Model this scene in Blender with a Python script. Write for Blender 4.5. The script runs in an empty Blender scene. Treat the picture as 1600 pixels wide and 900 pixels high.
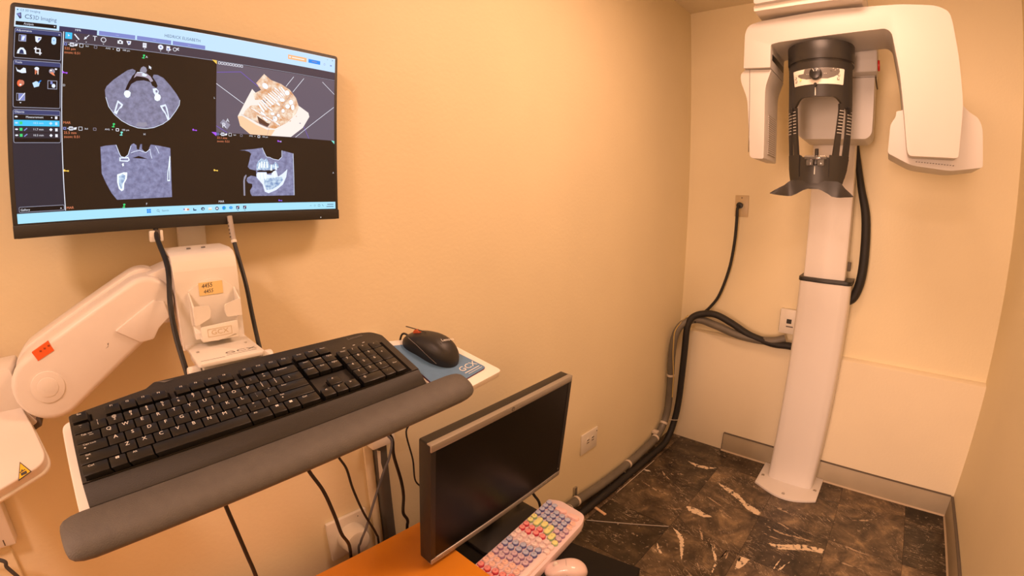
import bpy, bmesh, math, random
from mathutils import Matrix, Vector
random.seed(7)
SC = bpy.context.scene
COL = SC.collection
pi = math.pi

# ------------------------------------------------------------------ camera
cam_data = bpy.data.cameras.new('camera')
cam = bpy.data.objects.new('camera', cam_data)
COL.objects.link(cam)
SC.camera = cam
CF = Vector((-0.672771, 0.715122, -0.189686)); CR = Vector((0.727747, 0.685831, 0.004456)); CU = Vector((-0.133279, 0.135045, 0.981835))
cm = Matrix((CR, CU, -CF)).transposed().to_4x4()
cm.translation = Vector((0.97891, 0.096794, 1.324839))
cam.matrix_world = cm
cam_data.clip_start = 0.01
cam_data.sensor_fit = 'HORIZONTAL'
cam_data.sensor_width = 36.0
cam_data.type = 'PANO'                      # ultra wide phone lens with barrel distortion
lens = cam_data if hasattr(cam_data, 'fisheye_polynomial_k1') else cam_data.cycles
lens.panorama_type = 'FISHEYE_LENS_POLYNOMIAL'
lens.fisheye_fov = 3.0
for i_, k_ in enumerate((0.0, 0.06108906611766555, 7.075836732619811e-05, -3.393599510211654e-05, 5.561512843429222e-07)):
    setattr(lens, 'fisheye_polynomial_k%d' % i_, -k_)

# ------------------------------------------------------------------ world, lights, exposure
W, L, H, YF = 1.488, 2.514, 2.342, -1.75
world = bpy.data.worlds.new('world'); SC.world = world; world.use_nodes = True
world.node_tree.nodes['Background'].inputs[0].default_value = (1, .6, .32, 1)
world.node_tree.nodes['Background'].inputs[1].default_value = 0.05
WARM = (1.0, .58, .385)
def area(name, loc, size, power, direction, color=WARM):
    l = bpy.data.lights.new(name, 'AREA'); l.shape = 'DISK'; l.size = size; l.energy = power; l.color = color
    o = bpy.data.objects.new(name, l); COL.objects.link(o); o.location = loc
    o.rotation_euler = Vector(direction).to_track_quat('-Z', 'Y').to_euler()
    return o
LAMPS = [((.82, 1.20, H), .50, 14.5), ((1.0, -0.75, H), .30, 16)]
for i_, (loc_, size_, pw_) in enumerate(LAMPS):
    area('ceiling_lamp_light', (loc_[0], loc_[1], loc_[2] - .055), size_, pw_, (0, 0, -1), WARM if i_ == 0 else (1.0, .63, .50))
fill_l = bpy.data.lights.new('added_fill_light', 'AREA'); fill_l.shape = 'RECTANGLE'; fill_l.size = .86; fill_l.size_y = 1.98; fill_l.energy = 175; fill_l.color = WARM  # unseen fill, added to brighten the far end of the room
fill_o = bpy.data.objects.new('added_fill_light', fill_l); COL.objects.link(fill_o); fill_o.location = (.70, -4.3, 1.15)
fill_o.rotation_euler = Vector((0, 1, 0)).to_track_quat('-Z', 'Z').to_euler()
vs = SC.view_settings
SC.display_settings.display_device = 'sRGB'
vs.view_transform = 'Standard'; vs.look = 'None'; vs.gamma = 1.0; vs.use_curve_mapping = False
vs.exposure = 0.08

# ------------------------------------------------------------------ materials
def srgb(r, g, b):
    f = lambda c: (c / 255 / 12.92) if c / 255 <= .04045 else ((c / 255 + .055) / 1.055) ** 2.4
    return (f(r), f(g), f(b))
def mat(name, col, rough=.5, metal=0., spec=.5, noise=0., nscale=8., bump=0., bscale=200., coat=0., emit=None, estr=1., trans=0., alpha=1.):
    m = bpy.data.materials.new(name); m.use_nodes = True
    nt = m.node_tree; p = nt.nodes['Principled BSDF']
    p.inputs['Base Color'].default_value = (*col, 1); p.inputs['Roughness'].default_value = rough
    p.inputs['Metallic'].default_value = metal; p.inputs['Specular IOR Level'].default_value = spec
    p.inputs['Coat Weight'].default_value = coat; p.inputs['Transmission Weight'].default_value = trans
    if emit:
        p.inputs['Emission Color'].default_value = (*emit, 1); p.inputs['Emission Strength'].default_value = estr
    tc = None
    if noise or bump:
        tc = nt.nodes.new('ShaderNodeTexCoord')
    if noise:
        n = nt.nodes.new('ShaderNodeTexNoise'); n.inputs['Scale'].default_value = nscale; n.inputs['Detail'].default_value = 5
        r = nt.nodes.new('ShaderNodeValToRGB')
        r.color_ramp.elements[0].position = .3; r.color_ramp.elements[1].position = .7
        r.color_ramp.elements[0].color = (*[c * (1 - noise) for c in col], 1)
        r.color_ramp.elements[1].color = (*[min(1, c * (1 + noise)) for c in col], 1)
        nt.links.new(tc.outputs['Object'], n.inputs['Vector']); nt.links.new(n.outputs['Fac'], r.inputs[0]); nt.links.new(r.outputs[0], p.inputs['Base Color'])
    if bump:
        n2 = nt.nodes.new('ShaderNodeTexNoise'); n2.inputs['Scale'].default_value = bscale; n2.inputs['Detail'].default_value = 3
        b = nt.nodes.new('ShaderNodeBump'); b.inputs['Strength'].default_value = bump; b.inputs['Distance'].default_value = .002
        nt.links.new(tc.outputs['Object'], n2.inputs['Vector']); nt.links.new(n2.outputs['Fac'], b.inputs['Height']); nt.links.new(b.outputs[0], p.inputs['Normal'])
    return m
def glow(name, col, s=1.0):                 # a lit patch of a screen
    return mat(name, (.004, .004, .004), rough=.35, spec=.25, emit=col, estr=s)
M = {}
M['wall'] = mat('cream_wall_paint', (.86, .76, .52), .55, noise=.025, nscale=2.5, bump=.25, bscale=90)
M['wall_lower'] = mat('cream_wall_paint_lower', (.86, .77, .58), .55, noise=.025, nscale=2.5, bump=.2, bscale=90)
M['ceiling'] = mat('ceiling_paint', (.86, .78, .60), .7)
M['baseboard'] = mat('tan_vinyl', (.44, .375, .27), .5, noise=.08, nscale=6)
M['caulk'] = mat('pale_caulk', (.50, .40, .28), .6)
M['white'] = mat('white_lacquer', (.85, .82, .77), .38)
M['machine'] = mat('machine_white', (.63, .615, .60), .45, spec=.35)
M['column_lifted'] = mat('machine_white_lifted', (.80, .77, .75), .4, spec=.4)  # machine white made lighter, to make up for dim light on the column
M['arm_white'] = mat('arm_white', (.80, .74, .68), .38, noise=.02, nscale=20)
M['plate_white'] = mat('white_plastic', (.82, .78, .70), .4)
M['ivory'] = mat('ivory_plastic', (.60, .48, .29), .4)
M['seam'] = mat('dark_seam', (.12, .10, .08), .7)
M['black'] = mat('black_plastic', (.018, .017, .016), .42, bump=.15, bscale=900)
M['black_gloss'] = mat('black_gloss', (.012, .011, .011), .28)
M['key'] = mat('key_black', (.012, .012, .012), .33)
M['kb_body'] = mat('keyboard_black', (.022, .02, .018), .45, bump=.2, bscale=1200)
M['palm'] = mat('grey_foam', (.105, .098, .09), .55, bump=.35, bscale=700, noise=.08, nscale=60)
M['key_shade'] = mat('painted_key_shade', (.004, .004, .004), .8, spec=.1)
M['legend'] = mat('white_print', (.75, .75, .72), .6)
M['grey_print'] = mat('grey_print', (.16, .15, .14), .6)
M['dark_print'] = mat('dark_print', (.05, .045, .04), .6)
M['charcoal'] = mat('charcoal_plastic', (.026, .024, .022), .38, bump=.1, bscale=900)
M['rubber'] = mat('black_rubber', (.012, .012, .012), .5)
M['hose'] = mat('black_sleeve', (.014, .013, .013), .55, bump=.6, bscale=500)
M['grey_cable'] = mat('blue_grey_cable', (.11, .12, .15), .5)
M['dark_cable'] = mat('dark_grey_cable', (.06, .06, .065), .5)
M['conduit'] = mat('grey_pvc', (.16, .145, .12), .4, noise=.12, nscale=12)
M['conduit_dark'] = mat('dark_grey_pvc', (.10, .095, .085), .45, noise=.12, nscale=12)
M['yellow_wire'] = mat('yellow_wire', (.6, .45, .15), .5)
M['zip'] = mat('white_nylon', (.7, .62, .52), .5)
M['steel'] = mat('steel', (.55, .53, .5), .3, metal=1)
M['silver'] = mat('silver_plastic', (.42, .40, .37), .38, metal=.55)
M['off_screen'] = mat('dark_panel', (.006, .0055, .005), .3, spec=.25)
M['wood'] = mat('orange_wood', (.78, .285, .018), .42, noise=.12, nscale=3)
M['wood_edge'] = mat('orange_wood_edge', (.5, .19, .025), .5)
M['black_board'] = mat('black_laminate', (.007, .0065, .006), .5, spec=.2)
M['pad_blue'] = mat('blue_pad', (.12, .24, .42), .7, noise=.05, nscale=80)
M['pad_edge'] = mat('pad_rim', (.1, .03, .08), .7)
M['orange'] = mat('orange_sticker', (.85, .13, .02), .5)
M['orange_dark'] = mat('orange_sticker_print', (.35, .05, .01), .6)
M['note'] = mat('yellow_note', (.88, .66, .28), .7)
M['ink'] = mat('pen_ink', (.03, .03, .06), .7)
M['yellow'] = mat('warning_yellow', (.85, .52, .02), .5)
M['red'] = mat('red_button', (.65, .02, .015), .35)
M['panel_face'] = mat('control_panel_face', (.86, .82, .74), .4)
M['panel_grey'] = mat('control_panel_grey', (.16, .15, .14), .4)
M['clear'] = mat('clear_acrylic', (.9, .88, .85), .08, trans=.92)
M['pink_case'] = mat('pink_case', (.84, .67, .68), .4)
M['pink_mouse'] = mat('pink_mouse', (.84, .66, .62), .22, coat=.3)
M['mouse_wheel'] = mat('orange_wheel', (.5, .09, .02), .5)
M['wood_scrap'] = mat('pale_wood', (.75, .5, .3), .6)
M['grille'] = mat('grey_grille', (.42, .38, .34), .5)

# ------------------------------------------------------------------ mesh helpers
class MB:
    def __init__(s): s.bm = bmesh.new()
    def _merge(s, b, mx=None):
        if mx is not None: bmesh.ops.transform(b, matrix=mx, verts=b.verts)
        me = bpy.data.meshes.new('tmp'); b.to_mesh(me); b.free(); s.bm.from_mesh(me); bpy.data.meshes.remove(me)
        return s
    def box(s, x0, x1, y0, y1, z0, z1, bev=0., seg=2, mx=None, taper=None):
        b = bmesh.new()
        v = [b.verts.new((x, y, z)) for z in (z0, z1) for y in (y0, y1) for x in (x0, x1)]
        if taper:                                     # shrink the top by taper (dx, dy) each side
            for q in v[4:]:
                q.co.x += taper[0] if q.co.x == x0 else -taper[0]
                q.co.y += taper[1] if q.co.y == y0 else -taper[1]
        for f in ((0, 2, 3, 1), (4, 5, 7, 6), (0, 1, 5, 4), (2, 6, 7, 3), (0, 4, 6, 2), (1, 3, 7, 5)): b.faces.new([v[i] for i in f])
        if bev: bmesh.ops.bevel(b, geom=list(b.edges), offset=bev, segments=seg, affect='EDGES', profile=.5, clamp_overlap=True)
        return s._merge(b, mx)
    def prism(s, pts, lo, hi, plane='xy', bev=0., seg=2, mx=None, only=None):
        b = bmesh.new()
        def c(p, t):
            a, d = p
            return {'xy': (a, d, t), 'xz': (a, t, d), 'yz': (t, a, d)}[plane]
        A = [b.verts.new(c(p, lo)) for p in pts]; B = [b.verts.new(c(p, hi)) for p in pts]
        n = len(pts); fa = b.faces.new(A); fb = b.faces.new(B)
        for i in range(n): b.faces.new((A[i], A[(i + 1) % n], B[(i + 1) % n], B[i]))
        bmesh.ops.recalc_face_normals(b, faces=b.faces)
        if bev:
            E = list(b.edges)
            if only == 'hi': E = list(fb.edges)
            elif only == 'lo': E = list(fa.edges)
            elif only == 'caps': E = list(fa.edges) + list(fb.edges)
            bmesh.ops.bevel(b, geom=E, offset=bev, segments=seg, affect='EDGES', profile=.5, clamp_overlap=True)
        return s._merge(b, mx)
    def face(s, pts):
        s.bm.faces.new([s.bm.verts.new(p) for p in pts]); return s
    def cyl(s, c, r, h, axis='z', seg=24, r2=None, bev=0., mx=None):
        b = bmesh.new()
        bmesh.ops.create_cone(b, cap_ends=True, segments=seg, radius1=r, radius2=r if r2 is None else r2, depth=h)
        if bev:
            E = [e for e in b.edges if len([f for f in e.link_faces if len(f.verts) > 4]) == 1]
            bmesh.ops.bevel(b, geom=E, offset=bev, segments=2, affect='EDGES', profile=.5)
        rt = {'z': Matrix(), 'x': Matrix.Rotation(pi / 2, 4, 'Y'), 'y': Matrix.Rotation(-pi / 2, 4, 'X')}[axis]
        bmesh.ops.transform(b, matrix=Matrix.Translation(c) @ rt, verts=b.verts)
        return s._merge(b, mx)
    def ball(s, c, r, sc=(1, 1, 1), u=20, v=12, mx=None):
        b = bmesh.new(); bmesh.ops.create_uvsphere(b, u_segments=u, v_segments=v, radius=r)
        bmesh.ops.transform(b, matrix=Matrix.Translation(c) @ Matrix.Diagonal((*sc, 1)), verts=b.verts)
        return s._merge(b, mx)
    def tube(s, pts, r, seg=8, sub=6, flat=None):
        P = smooth([Vector(p) for p in pts], sub) if sub else [Vector(p) for p in pts]
        rs = r if isinstance(r, (list, tuple)) else None
        n = len(P); rings = []; up = Vector((.13, .27, .95))
        for i, p in enumerate(P):
            t = (P[min(i + 1, n - 1)] - P[max(i - 1, 0)]).normalized()
            if i == 0:
                a = t.cross(up)
                if a.length < .2: a = t.cross(Vector((1, 0, 0)))
            else: a = a - t * a.dot(t)
            a.normalize(); bb = t.cross(a)
            if rs:
                f = i / (n - 1) * (len(rs) - 1); k = min(int(f), len(rs) - 2); rr = rs[k] + (rs[k + 1] - rs[k]) * (f - k)
            else: rr = r
            rings.append([s.bm.verts.new(p + a * math.cos(2 * pi * j / seg) * rr + bb * math.sin(2 * pi * j / seg) * rr) for j in range(seg)])
        for i in range(n - 1):
            for j in range(seg):
                s.bm.faces.new((rings[i][j], rings[i][(j + 1) % seg], rings[i + 1][(j + 1) % seg], rings[i + 1][j]))
        s.bm.faces.new(rings[0][::-1]); s.bm.faces.new(rings[-1])
        return s
    def loft(s, rings, caps=True):
        R = [[s.bm.verts.new(p) for p in r] for r in rings]; n = len(R[0])
        for i in range(len(R) - 1):
            for j in range(n): s.bm.faces.new((R[i][j], R[i][(j + 1) % n], R[i + 1][(j + 1) % n], R[i + 1][j]))
        if caps: s.bm.faces.new(R[0][::-1]); s.bm.faces.new(R[-1])
        return s
    def panel(s, rows, R, th, n=14):                    # piece of a vertical cylinder shell: rows of (z, x left, x right), seen from -y
        O, I = [], []
        for z, xl, xr in rows:
            o, q = [], []
            for i in range(n + 1):
                x = xl + (xr - xl) * i / n; x = max(-R * .9995, min(R * .9995, x)); y = -math.sqrt(R * R - x * x); k = (R - th) / R
                o.append(s.bm.verts.new((x, y, z))); q.append(s.bm.verts.new((x * k, y * k, z)))
            O.append(o); I.append(q)
        m = len(rows)
        for a in range(m - 1):
            for b in range(n):
                s.bm.faces.new((O[a][b], O[a + 1][b], O[a + 1][b + 1], O[a][b + 1])); s.bm.faces.new((I[a][b], I[a][b + 1], I[a + 1][b + 1], I[a + 1][b]))
            s.bm.faces.new((O[a][0], I[a][0], I[a + 1][0], O[a + 1][0])); s.bm.faces.new((O[a][n], O[a + 1][n], I[a + 1][n], I[a][n]))
        for b in range(n):
            s.bm.faces.new((O[0][b], O[0][b + 1], I[0][b + 1], I[0][b])); s.bm.faces.new((O[-1][b], I[-1][b], I[-1][b + 1], O[-1][b + 1]))
        return s
    def text(s, body, size, at, mx=None, align='CENTER', sx=1., shear=0.):
        V, F = text_data(body, size, align, shear)
        mx = mx or Matrix()
        vv = [s.bm.verts.new(mx @ Vector((at[0] + a * sx, at[1] + b, at[2] if len(at) > 2 else 0))) for a, b in V]
        for f in F:
            try: s.bm.faces.new([vv[i] for i in f])
            except ValueError: pass
        return s
    def build(s, name, m, parent=None, ang=35, recalc=True):
        me = bpy.data.meshes.new(name)
        if recalc: bmesh.ops.recalc_face_normals(s.bm, faces=s.bm.faces)
        s.bm.to_mesh(me); s.bm.free()
        me.shade_smooth() if hasattr(me, 'shade_smooth') else None
        me.set_sharp_from_angle(angle=math.radians(ang))
        me.materials.append(M[m] if isinstance(m, str) else m)
        o = bpy.data.objects.new(name, me); COL.objects.link(o)
        if parent:
            o.parent = parent
            if name.split('_')[-1] in ('print', 'legend', 'text', 'graphic', 'picture', 'marks', 'mark', 'dots', 'symbol', 'handwriting', 'buttons', 'vein'): o['kind'] = 'stuff'
        return o
def smooth(P, sub):
    out = []; n = len(P)
    for i in range(n - 1):
        p0, p1, p2, p3 = P[max(i - 1, 0)], P[i], P[i + 1], P[min(i + 2, n - 1)]
        for k in range(sub):
            t = k / sub
            out.append(.5 * ((2 * p1) + (p2 - p0) * t + (2 * p0 - 5 * p1 + 4 * p2 - p3) * t * t + (3 * p1 - p0 - 3 * p2 + p3) * t ** 3))
    return out + [P[-1]]
_tc = {}
def text_data(body, size, align, shear=0.):
    k = (body, size, align, shear)
    if k not in _tc:
        c = bpy.data.curves.new('t', 'FONT'); c.body = body; c.size = size; c.align_x = align; c.align_y = 'CENTER'; c.resolution_u = 2; c.shear = shear
        o = bpy.data.objects.new('t', c); me = bpy.data.meshes.new_from_object(o)
        _tc[k] = ([(v.co.x, v.co.y) for v in me.vertices], [tuple(p.vertices) for p in me.polygons])
        bpy.data.objects.remove(o); bpy.data.curves.remove(c); bpy.data.meshes.remove(me)
    return _tc[k]
def tag(o, label=None, cat=None, group=None, kind=None):
    if label: o['label'] = label
    if cat: o['category'] = cat
    if group: o['group'] = group
    if kind: o['kind'] = kind
    return o
def thing(name, label, cat, mx=None, group=None):
    o = bpy.data.objects.new(name, None); o.empty_display_size = .05; COL.objects.link(o)
    if mx is not None: o.matrix_world = mx if isinstance(mx, Matrix) else Matrix.Translation(mx)
    return tag(o, label, cat, group)
def frame(o, ex, ey, ez):
    m = Matrix((ex, ey, ez)).transposed().to_4x4(); m.translation = Vector(o); return m
def link_copy(src, parent, loc, name=None):
    c = src.copy(); COL.objects.link(c); c.parent = parent; c.location = loc
    if name: c.name = name
    return c
def rrect(x0, x1, y0, y1, r, n=4):
    P = []
    for cx, cy, a in ((x1 - r, y1 - r, 0), (x0 + r, y1 - r, pi / 2), (x0 + r, y0 + r, pi), (x1 - r, y0 + r, 1.5 * pi)):
        P += [(cx + r * math.cos(a + pi / 2 * i / n), cy + r * math.sin(a + pi / 2 * i / n)) for i in range(n + 1)]
    return P
def circ(cx, cy, rx, ry=None, n=20):
    ry = rx if ry is None else ry
    return [(cx + rx * math.cos(2 * pi * i / n), cy + ry * math.sin(2 * pi * i / n)) for i in range(n)]
def rpoly(P, r, n=4):                                       # polygon with rounded corners
    out = []; m = len(P)
    for i in range(m):
        p, a, b = Vector(P[i]), Vector(P[i - 1]), Vector(P[(i + 1) % m])
        rr = r[i] if isinstance(r, (list, tuple)) else r
        if rr <= 0: out.append(tuple(p)); continue
        d = min(rr, (a - p).length * .45, (b - p).length * .45)
        s, e = p + (a - p).normalized() * d, p + (b - p).normalized() * d
        for k in range(n + 1):
            t = k / n; q = s * (1 - t) ** 2 + p * 2 * t * (1 - t) + e * t * t; out.append((q.x, q.y))
    return out

# ------------------------------------------------------------------ setting: room shell
def struct(o): o['kind'] = 'structure'; return o
LB, LED = L - .032, .640
wl = struct(MB().box(-.12, 0, YF - .12, L + .12, -.05, H + .1).build('wall_left', 'wall'))
struct(MB().box(0, W, L, L + .12, LED - .02, H + .1).build('wall_back', 'wall'))
struct(MB().prism([(LB, 0), (LB, LED - .004), (LB + .004, LED), (L, LED + .008), (L + .12, LED + .008), (L + .12, 0)], 0.0, W, 'yz').build('wall_back_lower', 'wall_lower'))
struct(MB().box(W, W + .12, YF - .12, L + .12, -.05, H + .1).build('wall_right', 'wall'))
wf = struct(MB().prism([(-.12, -.05), (-.12, H + .1), (W + .12, H + .1), (W + .12, -.05), (1.37, -.05), (1.37, 2.03), (.47, 2.03), (.47, -.05)], YF - .12, YF, 'xz').build('wall_front', 'wall'))  # unseen wall; its opening is added to let the fill light in
struct(MB().prism([(.40, 0), (.40, 2.10), (1.44, 2.10), (1.44, 0), (1.37, 0), (1.37, 2.03), (.47, 2.03), (.47, 0)], YF, YF + .015, 'xz').build('door_1', 'plate_white'))  # unseen door frame, added to go with the fill light
struct(MB().box(-.12, W + .12, YF - .12, L + .12, H, H + .1).build('ceiling', 'ceiling'))
# baseboards
bbk = struct(MB().box(.338, W, LB - .012, LB, 0, .105, .003).build('baseboard_back', 'baseboard'))
MB().prism([(LB - .018, 0), (LB - .012, 0), (LB - .012, .007)], .338, W - .012, 'yz').build('caulk_line', 'caulk', bbk)
MB().box(.336, .3385, LB - .012, LB, 0, .105).build('end_edge', 'seam', bbk)
MB().box(.338, W - .012, LB - .0135, LB - .001, .1045, .1075).build('top_edge', 'seam', bbk)
bbr = struct(MB().box(W - .012, W, YF, LB - .012, 0, .105, .003).build('baseboard_right', 'baseboard'))
MB().prism([(W - .018, 0), (W - .012, 0), (W - .012, .007)], YF, LB - .012, 'xz').build('caulk_line', 'caulk', bbr)
MB().box(W - .0138, W - .001, YF, LB - .012, .1045, .1075).build('top_edge', 'seam', bbr)

# floor: a slab carrying marble tiles
def marble():
    m = bpy.data.materials.new('dark_marble'); m.use_nodes = True; nt = m.node_tree; N = nt.nodes; p = N['Principled BSDF']
    tc = N.new('ShaderNodeTexCoord'); oi = N.new('ShaderNodeObjectInfo')
    rv = N.new('ShaderNodeVectorRotate'); rv.rotation_type = 'Z_AXIS'
    mu = N.new('ShaderNodeMath'); mu.operation = 'MULTIPLY'; mu.inputs[1].default_value = .9
    ad = N.new('ShaderNodeVectorMath'); ad.operation = 'ADD'
    cm_ = N.new('ShaderNodeCombineXYZ'); mz = N.new('ShaderNodeMath'); mz.operation = 'MULTIPLY'; mz.inputs[1].default_value = 37.0
    nt.links.new(oi.outputs['Random'], mu.inputs[0]); nt.links.new(mu.outputs[0], rv.inputs['Angle'])
    nt.links.new(oi.outputs['Random'], mz.inputs[0]); nt.links.new(mz.outputs[0], cm_.inputs[0]); nt.links.new(mz.outputs[0], cm_.inputs[2])
    nt.links.new(tc.outputs['Object'], rv.inputs['Vector']); nt.links.new(rv.outputs[0], ad.inputs[0]); nt.links.new(cm_.outputs[0], ad.inputs[1])
    def noise(scale, det, rough=.6, dist=0.):
        n = N.new('ShaderNodeTexNoise'); n.inputs['Scale'].default_value = scale; n.inputs['Detail'].default_value = det; n.inputs['Roughness'].default_value = rough; n.inputs['Distortion'].default_value = dist
        nt.links.new(ad.outputs[0], n.inputs['Vector']); return n
    def ramp(src, st):
        r = N.new('ShaderNodeValToRGB')
        while len(r.color_ramp.elements) < len(st): r.color_ramp.elements.new(.5)
        for e, (q, c) in zip(r.color_ramp.elements, st): e.position = q; e.color = (*c, 1) if isinstance(c, tuple) else (c, c, c, 1)
        nt.links.new(src, r.inputs[0]); return r
    base = ramp(noise(9, 9, .68, .5).outputs['Fac'], [(.30, (.018, .013, .009)), (.43, (.060, .042, .026)), (.55, (.135, .095, .058)), (.70, (.34, .24, .13))])
    # streaks: stretched noise
    mp = N.new('ShaderNodeMapping'); mp.inputs['Scale'].default_value = (1.0, 4.2, 1.0); nt.links.new(ad.outputs[0], mp.inputs['Vector'])
    st = N.new('ShaderNodeTexNoise'); st.inputs['Scale'].default_value = 13; st.inputs['Detail'].default_value = 8; st.inputs['Distortion'].default_value = .8; nt.links.new(mp.outputs[0], st.inputs['Vector'])
    sm = ramp(st.outputs['Fac'], [(.487, 0.), (.5, 1.), (.513, 0.)])
    gate = ramp(noise(6, 5).outputs['Fac'], [(.46, 0.), (.62, 1.)])
    k = N.new('ShaderNodeMath'); k.operation = 'MULTIPLY'; nt.links.new(sm.outputs[0], k.inputs[0]); nt.links.new(gate.outputs[0], k.inputs[1])
    fl = ramp(noise(55, 4, .7).outputs['Fac'], [(.62, 0.), (.70, .6)])
    k2 = N.new('ShaderNodeMath'); k2.operation = 'MAXIMUM'; nt.links.new(k.outputs[0], k2.inputs[0]); nt.links.new(fl.outputs[0], k2.inputs[1])
    mx = N.new('ShaderNodeMix'); mx.data_type = 'RGBA'
    rnd = ramp(oi.outputs['Random'], [(0., .30), (.3, .6), (.6, 1.0), (1., 1.3)])
    dk_ = N.new('ShaderNodeMix'); dk_.data_type = 'RGBA'; dk_.blend_type = 'MULTIPLY'; dk_.inputs['Factor'].default_value = 1
    nt.links.new(base.outputs[0], dk_.inputs['A']); nt.links.new(rnd.outputs[0], dk_.inputs['B'])
    nt.links.new(k2.outputs[0], mx.inputs['Factor']); nt.links.new(dk_.outputs['Result'], mx.inputs['A']); mx.inputs['B'].default_value = (.72, .58, .42, 1)
    nt.links.new(mx.outputs['Result'], p.inputs['Base Color'])
    p.inputs['Roughness'].default_value = .34
    return m
M['marble'] = marble()
def vein_mat(name, col, lo):
    m = mat(name, col, .4, noise=.2, nscale=45)
    r = [n for n in m.node_tree.nodes if n.type == 'VALTORGB'][0].color_ramp
    r.elements[0].position = lo; r.elements[0].color = (.07, .052, .036, 1); r.elements[1].position = lo + .09; r.elements[1].color = (*col, 1)
    return m
M['vein'] = vein_mat('cream_vein', (.80, .66, .48), .36)
M['vein_dim'] = vein_mat('tan_vein', (.50, .38, .26), .44)
fl = struct(MB().box(-.12, W + .12, YF - .12, L + .12, -.06, -.0035).build('floor', 'seam'))
T, X0, Y0 = .302, .088 - .302, 2.305
tiles = {}
base_tile = None
for i in range(6):
    for j in range(15):
        xa, ya = X0 + i * T, Y0 + T - (j + 1) * T
        xb, yb = min(xa + T, W), min(ya + T, LB)
        xa = max(xa, 0); ya_ = max(ya, YF)
        if yb - ya_ < .02 or xb - xa < .02: continue
        full = abs(xb - xa - T) < 1e-6 and abs(yb - ya_ - T) < 1e-6
        cx, cy = (xa + xb) / 2, (ya_ + yb) / 2
        if full and base_tile:
            o = link_copy(base_tile, fl, (cx, cy, -.0035 + random.uniform(0, .0002)))
        else:
            hx, hy = (xb - xa) / 2 - .0005, (yb - ya_) / 2 - .0005
            o = MB().box(-hx, hx, -hy, hy, 0, .0035, .0004, 1).build('tile', 'marble', fl); o.location = (cx, cy, -.0035)
            if full: base_tile = o
        tiles[(i, j)] = (o, xa, xb, ya_, yb)
VEINS = [  # outlines of the boldest printed veins, on the floor in metres
 [(.38,1.878),(.439,1.887),(.517,1.87),(.483,1.846),(.42,1.848)],
 [(.433,2.148),(.516,2.13),(.567,2.101),(.605,2.066),(.688,2.036),(.682,1.99),(.619,2.024),(.563,2.071),(.502,2.101)],
 [(.773,1.84),(.829,1.864),(.91,1.915),(.988,1.933),(.988,1.902),(.918,1.88),(.824,1.826)],
 [(.233,2.245),(.31,2.247),(.386,2.274),(.347,2.23),(.29,2.22)],
 [(.407,1.702),(.455,1.682),(.478,1.654),(.504,1.590),(.526,1.53),(.494,1.584),(.463,1.645),(.441,1.668)],
 [(.484,1.792),(.521,1.744),(.548,1.692),(.573,1.616),(.536,1.698)],
 [(.572,1.709),(.62,1.649),(.642,1.602),(.646,1.527),(.632,1.607)],
 [(.645,1.743),(.646,1.677),(.636,1.617),(.65,1.669)],
 [(.698,1.671),(.727,1.737),(.765,1.788),(.744,1.709),(.728,1.640),(.712,1.615)],
 [(.884,1.782),(.859,1.723),(.839,1.663),(.858,1.699)],
 [(.847,1.783),(.838,1.733),(.837,1.685),(.844,1.738)],
 [(.396,1.572),(.415,1.555),(.442,1.530),(.436,1.524),(.412,1.542)],[(.398,1.54),(.43,1.53),(.436,1.524),(.40,1.527)],
 [(.707,2.109),(.764,2.122),(.824,2.087),(.77,2.101)],
 [(.282,1.794),(.33,1.809),(.385,1.847),(.348,1.811)],
 [(.575,1.745),(.600,1.690),(.604,1.650),(.594,1.690)],[(.655,1.70),(.662,1.655),(.645,1.615),(.655,1.655)],[(.55,1.60),(.585,1.56),(.60,1.53),(.58,1.555)],
 [(.405,1.63),(.43,1.60),(.445,1.57),(.425,1.60)],[(.70,1.74),(.71,1.70),(.708,1.66),(.702,1.70)],[(.80,1.62),(.85,1.60),(.88,1.57),(.85,1.592)],[(.90,1.63),(.93,1.68),(.95,1.71),(.935,1.67)],
 [(.40,2.02),(.47,1.995),(.55,1.96),(.47,1.988)],[(.46,1.97),(.55,1.93),(.63,1.90),(.55,1.925)],[(.71,2.02),(.80,2.0),(.90,1.95),(.80,1.992)],[(.72,1.955),(.80,1.93),(.90,1.945),(.98,1.96),(.90,1.955),(.80,1.942)],
 [(.72,1.90),(.77,1.885),(.82,1.89),(.77,1.893)],[(1.02,1.90),(1.08,1.88),(1.16,1.885),(1.08,1.889)],[(1.06,2.20),(1.13,2.23),(1.18,2.28),(1.12,2.24)],[(1.02,2.02),(1.09,1.99),(1.2,1.985),(1.10,1.997)],[(.14,2.10),(.2,2.05),(.24,2.02),(.19,2.045)],[(.12,1.93),(.22,1.90),(.33,1.91),(.22,1.908)]]
for vi, P in enumerate(VEINS):
    cx = sum(p[0] for p in P) / len(P); cy = sum(p[1] for p in P) / len(P)
    for (o, xa, xb, ya, yb) in tiles.values():
        if xa <= cx <= xb and ya <= cy <= yb:
            Q = []
            for a, b in zip(P, P[1:] + P[:1]):
                n_ = max(2, int(math.hypot(b[0] - a[0], b[1] - a[1]) / .006))
                for t in range(n_):
                    f = t / n_; jit = (.0026 if vi < 14 else .0012) if t else 0
                    Q.append((a[0] + (b[0] - a[0]) * f + random.uniform(-jit, jit), a[1] + (b[1] - a[1]) * f + random.uniform(-jit, jit)))
            Q = [(min(max(x, xa + .001), xb - .001) - (xa + xb) / 2, min(max(y, ya + .001), yb - .001) - (ya + yb) / 2) for x, y in Q]
            MB().face([(x, y, .00365) for x, y in Q]).build('vein', 'vein' if vi not in (5, 7, 12, 13) and vi < 14 else 'vein_dim', o)
            break

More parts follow.
